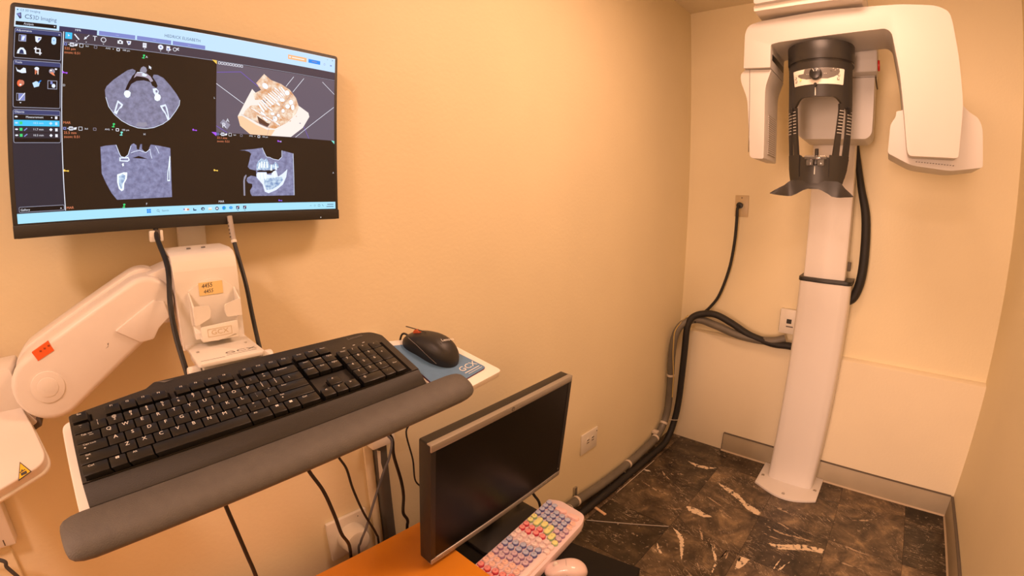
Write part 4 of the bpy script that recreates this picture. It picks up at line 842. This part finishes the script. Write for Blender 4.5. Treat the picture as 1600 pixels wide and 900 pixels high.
MB().box(.012, .036, .0068, .0084, .0028, .0031).box(.040, .060, .0068, .0084, .0028, .0031).build('model_print', 'grey_print', lm)
mb = MB()
for k in range(4): mb.cyl((.40 + k * .022, .0075, .003), .0018, .001, 'z', 10)
mb.cyl((.499, .0285, .002), .0022, .001, 'z', 10); mb.build('buttons', 'steel', lm)
LMI = LM.inverted()
MB().box(.155, .19, .80, .90, .47, .72, .006, mx=LMI).build('stand_neck', 'black', lm)
MB().prism(rrect(.105, .30, .735, .965, .02), .4502, .4625, 'xy', .004, mx=LMI).build('stand_base', 'black', lm)
cable('monitor_cable', 'short black cable arching out behind the lower monitor above the table', [(.205, .955, .462), (.200, .965, .49), (.21, .99, .488), (.225, 1.00, .47), (.24, 1.01, .43), (.235, 1.02, .30)], .0042)

# colourful keyboard
CK = frame((.271, 1.009, .4505), (.122, -.9925, 0), (-.9925, -.122, 0), (0, 0, 1))         # x: towards the viewer's left along the rows, y: back edge side
CK = CK @ Matrix.Translation((0, 0, 0))
ck = thing('keyboard', 'colourful keyboard with round rainbow keys and pink case on the black table', 'keyboard', CK)
MB().prism(rpoly([(-.0005, 0), (.372, 0), (.372, -.135), (.045, -.135), (.005, -.124), (-.012, -.045), (-.012, -.03)], [.006, .006, .006, .01, .02, .02, .006]), 0, .0255, 'xy', .004, 3).build('keyboard_case', 'pink_case', ck)
kc = {}
def kmat(n, c, r=.4):
    M['k_' + n] = mat('keycap_' + n, c, r)
for n, c in dict(blue=(.50, .55, .74), bluebase=(.16, .18, .42), yellow=(.90, .88, .36), greenbase=(.42, .62, .36), red=(.92, .34, .33), redbase=(.62, .05, .10), cream=(.92, .76, .74), mauve=(.70, .53, .62), mauvebase=(.36, .24, .42), peach=(.94, .60, .50), pink=(.94, .64, .60), white=(.92, .76, .75)).items(): kmat(n, c)
BASE = dict(blue='bluebase', yellow='greenbase', red='redbase', cream='cream', mauve='mauvebase', peach='cream', pink='pink', white='white')
cap_top, cap_low = {}, {}
def rkey(x, y, color, w=.0, h=.0, ch=''):
    k = (color, round(w, 4), round(h, 4))
    ra, rb = .0076, .0086
    def shape(r): return rrect(-r - w / 2, r + w / 2, -r - h / 2, r + h / 2, r * .995, 5)
    if k not in cap_top:
        a = MB().prism(shape(rb), 0, .0062, 'xy', .0006, 1).build('key', 'k_' + BASE[color], ck); a.location = (x, y, .0252)
        MB().prism(shape(ra), .0060, .0088, 'xy', .0008, 2, only='hi').build('keycap', 'k_' + color, a)
        cap_top[k] = a
    else:
        s = cap_top[k]; a = link_copy(s, ck, (x, y, .0252), 'key')
        for c in list(s.children):
            if c.name.startswith('keycap'): d = c.copy(); COL.objects.link(d); d.parent = a
    if ch: MB().text(ch, .0052, (0, 0, .00895), Matrix.Rotation(pi, 4, 'Z')).build('legend', 'grey_print', a, recalc=False)
def krow(y, xs, cols, chars=''):
    for i, (x, c) in enumerate(zip(xs, cols)):
        ch = chars[i] if i < len(chars) else ''
        w, h = 0, 0
        if isinstance(c, tuple): c, w, h = c
        rkey(x / 1000, -y / 1000, c, w, h, ch)
B_, Y_, R_, C_, M_, P_, K_ = 'blue', 'yellow', 'red', 'cream', 'mauve', 'peach', 'pink'
krow(13.5, [19, 38, 56, 76, 95, 114, 134, 153, 172, 191, 210, 229, 248, 267, 286, 306, 325, 344], [B_] * 4 + [Y_] * 2 + [R_] * 2 + [C_] * 2 + [B_] * 2 + [M_] * 2 + [P_] * 2 + [R_, K_], ['-', '+', '=', '*', 'D', 'P', '12', '11', '10', '9', '8', '7', '6', '5', '4', '3', '2', '1'])
krow(35, [24, 43, 62, 80.5, 109, 139, 157, 176, 195, 213, 233, 253, 271, 290, 309, 327, 346], [B_] * 4 + [(Y_, .019, 0)] + [R_] * 2 + [C_] * 2 + [B_] * 2 + [M_] * 2 + [P_] * 2 + [R_] * 2, ['/', '9', '8', '7', '', '=', '-', '0', '9', '8', '7', '6', '5', '4', '3', '2', '1'])
krow(56, [48, 66.5, 85.5, 109, 133, 151, 171, 191, 209, 228, 247, 265, 285, 303, 323, 343], [B_] * 3 + [(Y_, .007, 0)] + [R_] * 2 + [C_] * 2 + [B_] * 2 + [M_] * 2 + [P_] * 2 + [R_] * 2, '654\\][POIUYTREWQ')
rkey(.030, -.060, 'pink', 0, .019); rkey(.037, -.103, 'pink', 0, .019)
krow(77, [53, 72, 91, 121, 152, 170, 190, 209, 228, 247, 265, 284, 303, 322, 341], [B_] * 3 + [(Y_, .021, 0), R_, C_, C_, B_, B_, M_, M_, P_, P_, R_, R_], '321\u21b5\';LKJHGFDSA')
krow(97.5, [58, 77, 96, 115, 140, 165, 184, 203, 222, 241, 259, 279, 296, 315, 336], [B_] * 3 + [M_, (Y_, .010, 0), C_, C_, B_, B_, M_, M_, P_, P_, R_, R_], '.00^\u2191/.,MNBVCXZ')
krow(117, [64, 83, 101, 120, 138, 156, 175, 194], [P_, P_, M_, M_, M_, Y_, C_, C_], '\u2193\u21920\u2190')
rkey(.262, -.118, 'white', .098, 0)
CM = Matrix.Translation((.472, .832, .4503)) @ Matrix.Rotation(2.30, 4, 'Z')
cmz = thing('computer_mouse', 'glossy pale pink wireless mouse beside the colourful keyboard', 'mouse', CM)
MB().loft(mouse_shape(.106, .062, .032)).build('mouse_shell', 'pink_mouse', cmz, ang=60)
MB().cyl((0, .026, .0272), .0055, .005, 'x', 18, bev=.001).build('scroll_wheel', 'plate_white', cmz)
MB().tube([(-.0285, .0, .0095), (-.018, .001, .0268), (0, .0015, .0318), (.018, .001, .0268), (.0285, .0, .0095)], .00035, 6).build('button_line', 'grey_print', cmz)

# ------------------------------------------------------------------ conduits, bundles and cords in the far corner
cn = thing('conduit', 'grey pipe running along the foot of left wall and up the far corner', 'conduit', (0, 0, 0))
path = [(.024, .95, .052), (.024, 1.25, .058), (.026, 1.47, .066), (.026, 1.60, .056), (.026, 1.72, .046), (.026, 1.90, .040), (.028, 2.08, .046), (.030, 2.23, .062), (.030, 2.32, .098), (.030, 2.375, .19), (.031, 2.372, .352), (.032, 2.352, .508), (.036, 2.362, .625), (.06, 2.40, .690), (.12, 2.452, .714), (.22, 2.452, .700), (.34, 2.452, .672), (.45, 2.455, .665), (.53, 2.455, .675), (.58, 2.47, .69)]
MB().tube(path, .0205, 12, 6).build('conduit_pipe', 'conduit', cn)
pp = smooth([Vector(p) for p in path], 6)
def strap_at(k, name='strap'):
    p, t = pp[k], (pp[k + 1] - pp[k - 1]).normalized(); a = t.cross(Vector((.3, .2, .9))).normalized(); b = t.cross(a)
    mb = MB(); R_in, Ro, hw = .0207, .0228, .006; rg = []
    for s, rr in ((-hw, R_in), (-hw, Ro), (hw, Ro), (hw, R_in)): rg.append([p + t * s + a * math.cos(2 * pi * j / 16) * rr + b * math.sin(2 * pi * j / 16) * rr for j in range(16)])
    mb.loft(rg + rg[:1], caps=False); return mb.build(name, 'zip', cn)
for k in (14, 32, 43, 50, 62): strap_at(k)
MB().box(.002, .035, 2.255, 2.285, .085, .100, .002).build('clamp', 'zip', cn)
MB().box(.002, .012, 1.527, 1.545, .075, .120, .002).build('clamp', 'steel', cn)
MB().tube([(.046, 1.90, .035), (.056, 1.91, .015), (.06, 1.93, .006), (.075, 1.95, .004)], .0016, 6).build('zip_tie_tail', 'zip', cn)
MB().tube([(.03, 1.45, .09), (.05, 1.455, .085), (.066, 1.462, .05), (.07, 1.466, .02)], .0014, 6).build('zip_tie_tail', 'zip', cn)
MB().tube([(.01, 2.385, .148), (.05, 2.36, .145), (.095, 2.375, .148), (.085, 2.40, .15), (.03, 2.40, .15), (.01, 2.385, .148)], .0015, 6).build('zip_tie', 'zip', cn)
bc = thing('cable_bundle', 'thick black sleeved cable bundle in the far corner from column to floor', 'cable', (0, 0, 0))
MB().tube([(.66, 2.455, .66), (.602, 2.452, .664), (.54, 2.45, .660), (.485, 2.45, .666), (.402, 2.45, .684), (.313, 2.45, .724), (.223, 2.445, .757), (.15, 2.44, .752), (.10, 2.42, .726), (.085, 2.40, .67), (.084, 2.398, .55), (.082, 2.40, .38), (.080, 2.40, .25), (.076, 2.385, .145), (.070, 2.345, .06), (.066, 2.28, .022), (.062, 2.1, .018), (.060, 1.7, .018), (.058, 1.4, .018), (.058, 1.0, .018)], .0175, 12, 6).build('cable_sheath', 'hose', bc)
cable('yellow_wire', 'thin yellow wire looping beside the grey pipe in the far corner', [(.075, 2.425, .735), (.055, 2.385, .700), (.045, 2.335, .66), (.050, 2.318, .60), (.052, 2.322, .525), (.055, 2.345, .42), (.055, 2.355, .35), (.056, 2.360, .28)], .0026, 'yellow_wire')
po = thing('wall_socket', 'ivory wall socket plate with black plug on the back wall', 'socket', (.2915, L, 1.319))
MB().box(-.0345, .0345, -.006, 0, -.054, .054, .002).build('socket_plate', 'ivory', po)
MB().cyl((0, -.0065, .0), .017, .004, 'y', 20).build('socket_face', 'ivory', po)
MB().box(-.003, .003, -.0068, -.006, .038, .044).build('plate_mark', 'seam', po)
pc = thing('power_cable', 'black power cable from the ivory socket down to the corner bundle', 'cord', (.289, L, 1.322))
P_ = [(.287, 2.476, 1.322), (.283, 2.466, 1.30), (.282, 2.47, 1.245), (.276, 2.476, 1.131), (.258, 2.48, .998), (.219, 2.478, .860), (.175, 2.472, .786), (.13, 2.455, .735), (.11, 2.43, .70)]
MB().tube([Vector(p) - Vector((.289, L, 1.322)) for p in P_], .0078, 10, 7).build('cord_sheath', 'rubber', pc)
MB().cyl((-.001, -.022, 0), .0165, .030, 'y', 20, r2=.013, bev=.003).build('plug', 'rubber', pc)
MB().cyl((.0, -.0085, -.002), .0145, .004, 'y', 20).build('plug_collar', 'plate_white', pc)
jb = thing('data_box', 'white surface data socket box with black jack beside the machine column', 'socket', (.585, L, .776))
MB().box(-.046, .04, -.030, 0, -.061, .060, .002).build('box_body', 'plate_white', jb)
MB().box(-.0475, -.0455, -.026, -.002, -.055, .055, .0005, 1).build('box_side', 'seam', jb)
MB().box(-.012, .012, -.0312, -.0298, -.010, .012).build('jack', 'rubber', jb)
MB().box(-.012, .022, -.0310, -.0299, -.028, -.022).build('label_strip', 'grey_print', jb)
# floor litter
lt = MB().box(-.175, .175, -.0022, .0022, 0, .0026, .0006, 1).build('thin_rod', 'grille'); lt.location = (.24, 1.602, .0003); lt.rotation_euler.z = .557; tag(lt, 'thin pale rod lying across the dark marble tiles', 'rod')
lt2 = MB().box(-.185, .185, -.0012, .0012, 0, .002, .0005, 1).build('thin_wire', 'zip'); lt2.location = (.086, 1.955, .0003); lt2.rotation_euler.z = 1.56; tag(lt2, 'thin white wire on the floor parallel to the grey pipe', 'wire')
lt3 = MB().box(-.038, .038, -.007, .007, 0, .005, .001, 1).build('wood_scrap', 'wood_scrap'); lt3.location = (.098, 1.60, .0003); lt3.rotation_euler.z = -.21; tag(lt3, 'small pale strip of wood on the floor near the colourful keyboard', 'scrap')
lt4 = MB().prism([(-.022, -.004), (.0, -.008), (.018, .002), (.006, .006)], 0, .002, 'xy').build('paper_scrap', 'zip'); lt4.location = (.105, 2.03, .0003); tag(lt4, 'tiny curled paper scrap on the floor beside the grey pipe', 'scrap')

# ------------------------------------------------------------------ dental x-ray machine
xr = thing('xray_machine', 'white standing dental x-ray machine with black head support and C-shaped arm', 'x-ray machine', (.74, 2.33, 0))
OX, OY = .74, 2.33
def mv(): return Matrix.Translation((-OX, -OY, 0))
arc = [(.594 + (.893 - .594) * i / 16, 2.252 - .062 * math.sin(pi * (i / 16) ** 1.06) - .0 * i) for i in range(17)]
bp = MB().prism(arc + [(.893, 2.468), (.590, 2.468)], 0.0002, .012, 'xy', .002, mx=mv()).build('base_plate', 'column_lifted', xr)
for x, y in ((.742, 2.222), (.872, 2.335), (.612, 2.33)): MB().cyl((x - OX, y - OY, .0135), .008, .004, 'z', 14, bev=.001).build('bolt', 'steel', bp)
col = [(.632, 2.478), (.632, 2.352), (.640, 2.336), (.664, 2.328), (.744, 2.324), (.824, 2.328), (.848, 2.336), (.856, 2.352), (.856, 2.478)]
MB().prism(rpoly(col, [0, .01, .01, .01, .02, .01, .01, .01, 0]), .012, 1.006, 'xy', mx=mv()).build('lower_column', 'column_lifted', xr, ang=25)
MB().prism(rpoly([(.627, 2.480), (.627, 2.350), (.640, 2.330), (.744, 2.319), (.848, 2.330), (.861, 2.350), (.861, 2.480)], [0, .01, .012, .03, .012, .01, 0]), 1.006, 1.0235, 'xy', .002, mx=mv()).build('column_collar', 'black', xr)
MB().prism(rpoly([(.645, 2.465), (.645, 2.356), (.735, 2.346), (.826, 2.356), (.826, 2.465)], [0, .012, .03, .012, 0]), 1.024, 2.10, 'xy', mx=mv()).build('upper_column', 'column_lifted', xr, ang=25)
MB().box(.822 - OX, .840 - OX, 2.42 - OY, 2.44 - OY, 1.06, 1.10, .002).build('side_latch', 'seam', xr)
# hose behind the carriage
MB().tube([Vector(p) - Vector((OX, OY, 0)) for p in [(.824, 2.44, 1.66), (.828, 2.44, 1.58), (.851, 2.44, 1.437), (.882, 2.44, 1.301), (.892, 2.44, 1.134), (.888, 2.44, 1.02), (.868, 2.445, .945), (.84, 2.45, .92)]], [.006, .011, .016, .0195, .0205, .0205, .0205, .02], 12).build('hose', 'hose', xr)
# carriage behind the patient
cg = MB().prism(rpoly([(.613, 1.62), (.635, 1.600), (.878, 1.600), (.897, 1.62), (.903, 1.83), (.910, 1.90), (.912, 1.99), (.600, 1.99)], [.02, .02, .02, .02, .02, .02, 0, 0]), 2.150, 2.355, 'xz', .010, 3, mx=mv()).build('carriage', 'machine', xr)
MB().prism([(.598, 1.8345), (.909, 1.8345), (.909, 1.8365), (.598, 1.8365)], 2.1495, 2.36, 'xz', mx=mv()).build('carriage_seam', 'seam', cg)
MB().box(.72 - OX, .915 - OX, 2.09 - OY, 2.20 - OY, 1.84, 2.03, .008).build('carriage_shoulder', 'machine', cg)
MB().cyl((.9185 - OX, 2.13 - OY, 1.872), .0205, .008, 'x', 24, bev=.002, mx=Matrix.Translation((0, 0, 0))).build('emergency_button', 'red', cg)['label'] = 'red emergency stop button'
# fixed upper housing
MB().prism(rpoly([(.530, 2.028), (.545, 2.16), (.80, 2.16), (.885, 2.12), (.893, 2.035)], [.012, .03, .03, .03, .012]), 1.78, 2.36, 'xz', .012, 3, mx=mv()).build('upper_housing', 'machine', xr)
MB().prism(rpoly([(.527, 2.010), (.527, 2.030), (.893, 2.037), (.88, 2.012)], .004), 1.80, 2.34, 'xz', mx=mv()).build('housing_underside', 'arm_white', xr)
# rotating C arm
C_out = rpoly([(.470, 1.826), (.476, 1.955), (.490, 1.984), (.53, 1.993), (.75, 2.003), (1.0, 1.997), (1.105, 1.984), (1.142, 1.962), (1.150, 1.93), (1.166, 1.82), (1.180, 1.67), (1.172, 1.512), (1.165, 1.508), (1.025, 1.510), (1.018, 1.53), (.991, 1.771), (.968, 1.905), (.950, 1.921), (.9, 1.919), (.6, 1.908), (.570, 1.903), (.567, 1.820)],
              [0, .015, .015, .01, .02, .02, .03, .03, .02, .03, .03, .01, .01, .01, .02, .02, .02, .02, 0, 0, .006, 0], 3)
ca = MB().prism(C_out, 1.860, 2.085, 'xz', .012, 3, mx=mv()).build('rotating_arm', 'machine', xr)
MB().box(.5667 - OX, .5690 - OX, 1.885 - OY, 2.075 - OY, 1.852, 1.897, .0008, 1).build('sensor_window', 'black_gloss', ca)
dt = MB().prism(rpoly([(.470, 1.824), (.453, 1.808), (.455, 1.78), (.479, 1.715), (.493, 1.504), (.504, 1.497), (.544, 1.495), (.5435, 1.711), (.545, 1.755), (.567, 1.817)], [.003, .008, .01, .02, .006, .006, .006, .03, .03, .003], 3), 1.878, 2.088, 'xz', .008, 3, mx=mv()).build('sensor_housing', 'machine', ca)
MB().box(.487 - OX, .4885 - OX, 1.8772 - OY, 1.882 - OY, 1.52, 1.822).build('housing_seam', 'seam', dt)
vg = MB().box(.5433 - OX, .5450 - OX, 1.935 - OY, 2.06 - OY, 1.515, 1.665, .001, 1).build('vent_grille', 'grille', dt)
mb = MB()
for k in range(18): mb.box(.5448 - OX, .5462 - OX, 1.938 - OY, 2.057 - OY, 1.519 + k * .008, 1.5235 + k * .008)
mb.build('vent_slats', 'machine', vg)['kind'] = 'stuff'
tb = MB().prism(rpoly([(.982, 1.664), (.980, 1.645), (.964, 1.622), (.959, 1.525), (1.035, 1.487), (1.158, 1.474), (1.256, 1.490), (1.249, 1.612), (1.236, 1.645), (1.205, 1.663), (1.175, 1.70), (1.10, 1.70), (1.00, 1.668)], [.004, .006, .02, .008, .02, .02, .008, .02, .02, .02, .01, .01, .004], 3), 1.935, 2.150, 'xz', .012, 3, mx=mv()).build('tube_housing', 'machine', ca)
vb = MB()
for k in range(14): vb.box(1.05 + k * .0088 - OX, 1.053 + k * .0088 - OX, 1.925 - OY, 1.936 - OY, 1.4985 - k * .0006, 1.5000 - k * .0006)
vb.build('bottom_vent', 'seam', tb)['kind'] = 'stuff'
# black head support
HSX, HSY = .728, 1.965
hs = thing('head_support', None, None); hs.parent = xr; hs.location = (HSX - OX, HSY - OY, 0); hs['label'] = 'black head support'
RS = .114
MB().cyl((0, 0, 1.868), .1165, .066, 'z', 48, bev=.004).build('support_collar', 'charcoal', hs)
MB().cyl((0, 0, 1.832), .1145, .006, 'z', 48).build('collar_groove', 'black_gloss', hs)
def arch(x): return 1.7055 - 26.0 * max(0, abs(x - .004) - .050) ** 2 * 1.2
mb = MB()
NB = 26; band = []
for i in range(NB + 1):
    x = -.108 + .2185 * i / NB; band.append((x, 1.832, max(1.672, arch(x)) if -.078 < x < .084 else 1.670))
O_, I_ = [], []
for x, zt, zb in band:
    o2, i2 = [], []
    for k in range(7):
        z = zt + (zb - zt) * k / 6; y = -math.sqrt(max(1e-6, RS * RS - x * x)); f_ = (RS - .010) / RS
        o2.append(mb.bm.verts.new((x, y, z))); i2.append(mb.bm.verts.new((x * f_, y * f_, z)))
    O_.append(o2); I_.append(i2)
for a in range(NB):
    for k in range(6): mb.bm.faces.new((O_[a][k], O_[a][k + 1], O_[a + 1][k + 1], O_[a + 1][k])); mb.bm.faces.new((I_[a][k], I_[a + 1][k], I_[a + 1][k + 1], I_[a][k + 1]))
    mb.bm.faces.new((O_[a][6], I_[a][6], I_[a + 1][6], O_[a + 1][6])); mb.bm.faces.new((O_[a][0], O_[a + 1][0], I_[a + 1][0], I_[a][0]))
for a in (0, NB):
    for k in range(6): mb.bm.faces.new((O_[a][k], I_[a][k], I_[a][k + 1], O_[a][k + 1]))
mb.build('upper_band', 'charcoal', hs)
cp = MB().panel([(1.8015, -.083, .086), (1.799, -.084, .0875), (1.751, -.079, .084), (1.747, -.078, .083)], RS + .0016, .003, 20).build('control_panel', 'panel_face', hs)
MB().panel([(1.801, -.040, .072), (1.79, -.062, .074), (1.780, -.066, .068), (1.772, -.055, .056), (1.765, -.034, .036)], RS + .0022, .002, 20).build('panel_inlay', 'panel_grey', cp)
MB().panel([(1.799, -.080, -.042), (1.786, -.080, -.045)], RS + .0026, .002, 8).build('name_plate', 'panel_face', cp)
def on_cyl(x, z, r=RS + .003): return Matrix.Translation((x, -math.sqrt(r * r - x * x), z)) @ Matrix.Rotation(math.asin(x / r), 4, 'Z') @ Matrix(((1, 0, 0, 0), (0, 0, -1, 0), (0, 1, 0, 0), (0, 0, 0, 1)))
for x, z, sq in ((-.074, 1.776, 1), (-.072, 1.764, 1), (.071, 1.779, 1), (.069, 1.766, 1), (.047, 1.795, 0)):
    b_ = MB().box(-.0035, .0035, -.0035, .0035, -.001, .0008, mx=on_cyl(x, z)).build('panel_button', 'panel_grey', cp)
    MB().box(-.0024, .0024, -.0024, .0024, .0008, .001, mx=on_cyl(x, z)).build('button_cap', 'panel_face' if sq else 'panel_grey', b_)
mb = MB()
for x, z in ((.060, 1.793), (.0665, 1.7975), (.0535, 1.7975)): mb.face([tuple(on_cyl(x, z) @ Vector(v)) for v in ((-.003, 0, .0002), (.003, .002, .0002), (.0015, .004, .0002))])
mb.build('radiation_mark', 'panel_face', cp, recalc=False)
mb = MB()
for k in (-1, 1): mb.cyl((.026 * k, 0, 0), .001, .001, 'z', 8, mx=on_cyl(0, 1.7815)); mb.cyl((.032 * k, 0, 0), .001, .001, 'z', 8, mx=on_cyl(0, 1.7815))
mb.build('panel_dots', 'panel_face', cp)
MB().box(-.003, .003, -.003, .003, 0, .001, mx=on_cyl(-.055, 1.7665)).build('panel_lamp', 'k_yellow', cp)
dial = MB().cyl((0, 0, .009), .0215, .018, 'z', 32, r2=.0195, bev=.003, mx=on_cyl(-.002, 1.780)).build('dial_knob', 'black_gloss', hs)
mb = MB()
for a in (.5, -.5): mb.box(-.0009, .0009, .007, .0175, .0181, .0184, mx=on_cyl(-.002, 1.780) @ Matrix.Rotation(a, 4, 'Z'))
mb.build('dial_mark', 'legend', dial)
MB().cyl((0, 0, .006), .005, .012, 'z', 12, mx=on_cyl(-.002, 1.744)).build('centre_knob', 'black_gloss', hs)
MB().box(-.0014, .0014, -.0135, .0135, -.0028, -.0020, mx=on_cyl(-.004, 1.722)).build('centre_mark', 'legend', hs)
bars = [[(1.674, -.1085, -.075), (1.664, -.1075, -.0895), (1.58, -.1040, -.0925), (1.506, -.0975, -.089)],
        [(1.674, -.092, -.0745), (1.664, -.0885, -.0745), (1.58, -.0815, -.0695), (1.500, -.0765, -.0605)],
        [(1.684, .0745, .0905), (1.66, .0745, .0875), (1.58, .0665, .0815), (1.500, .0575, .0765)],
        [(1.684, .094, .1105), (1.66, .0990, .1105), (1.58, .0965, .1085), (1.506, .091, .105)]]
for r_ in bars: MB().panel(r_, RS, .010, 4).build('support_bar', 'charcoal', hs)
def lerp_row(rows, z):
    for a, b in zip(rows, rows[1:]):
        if b[0] <= z <= a[0]:
            t = (a[0] - z) / (a[0] - b[0]); return (a[1] + (b[1] - a[1]) * t, a[2] + (b[2] - a[2]) * t)
for r_ in bars:
    mb = MB()
    for k in range(8):
        z = 1.660 - k * .0108; xl, xr_ = lerp_row(r_, z); mb.panel([(z + .0009, xl + .0004, xr_ - .0004), (z - .0009, xl + .0004, xr_ - .0004)], RS + .0005, .002, 3)
    mb.build('scale_marks', 'legend', hs)
MB().panel([(1.5065, -.0985, -.052), (1.498, -.0975, -.0445), (1.497, -.0972, .0465), (1.4965, -.0972, .050)], RS - .003, .008, 18).build('chin_bridge', 'charcoal', hs)
MB().panel([(1.500, -.0972, .1055), (1.46, -.0945, .1015), (1.42, -.0870, .0925), (1.392, -.0800, .085)], RS - .003, .010, 24).build('chin_panel', 'charcoal', hs)
MB().panel([(1.508, -.0985, -.0545), (1.46, -.0950, -.0545), (1.432, -.0900, -.0525)], RS + .001, .006, 6).build('chin_cheek', 'charcoal', hs)
MB().panel([(1.508, .0480, .1060), (1.46, .0485, .1025), (1.432, .0490, .0965)], RS + .001, .006, 6).build('chin_cheek', 'charcoal', hs)
MB().panel([(1.433, -.0900, .0965), (1.415, -.0860, .0915), (1.398, -.0800, .0850)], RS + .001, .006, 24).build('chin_lip', 'charcoal', hs)
MB().box(-.0013, .0013, -.0135, .0135, 0, .0008, mx=on_cyl(.001, 1.455, RS - .003)).build('centre_mark', 'legend', hs)
# flared shoulder wings
wcol = [(-.145, 1.3720, 1.3700, -.132), (-.132, 1.3815, 1.3675, -.130), (-.115, 1.3920, 1.3655, -.124), (-.100, 1.4010, 1.3645, -.116), (-.088, 1.4130, 1.3640, -.108), (-.076, 1.4200, 1.3650, -.106), (-.060, 1.4200, 1.3720, -.108), (-.036, 1.4200, 1.3860, -.112), (-.012, 1.4200, 1.3945, -.1145), (.006, 1.4200, 1.3955, -.1148), (.028, 1.4200, 1.3880, -.1135), (.048, 1.4200, 1.3780, -.110), (.062, 1.4200, 1.3690, -.107), (.078, 1.4200, 1.3665, -.106), (.090, 1.4140, 1.3665, -.107), (.104, 1.3980, 1.3680, -.114), (.120, 1.3850, 1.3690, -.123), (.134, 1.3730, 1.3705, -.131)]
rg = []
for x, zt, zb, y in wcol: rg.append([(x, y, zb), (x, y - .001, (zb + zt) / 2), (x, y + .003, zt), (x, y + .012, zt), (x, y + .014, (zb + zt) / 2), (x, y + .013, zb)])
MB().loft(rg).build('shoulder_wings', 'charcoal', hs, ang=50)
# bite block
bb = MB().cyl((.004, -.100, 1.505), .0065, .050, 'z', 14, bev=.003).build('bite_rod', 'black_gloss', hs)
MB().box(-.034, .040, -.124, -.094, 1.490, 1.5045, .004).build('bite_plate', 'clear', hs)
for k in (-1, 1): MB().box(.003 + .018 * k - .0115, .003 + .018 * k + .0115, -.126, -.108, 1.469, 1.491, .004).build('bite_guide', 'clear', hs)
MB().box(-.003, .009, -.122, -.108, 1.472, 1.49, .002).build('bite_clip', 'black_gloss', hs)
# small clips at the top of the bars
for x, k in ((-.088, 1), (.100, -1)):
    MB().box(-.006, .006, -.010, .012, 0, .007, .002, mx=on_cyl(x, 1.664, RS)).build('temple_clip', 'black_gloss', hs)
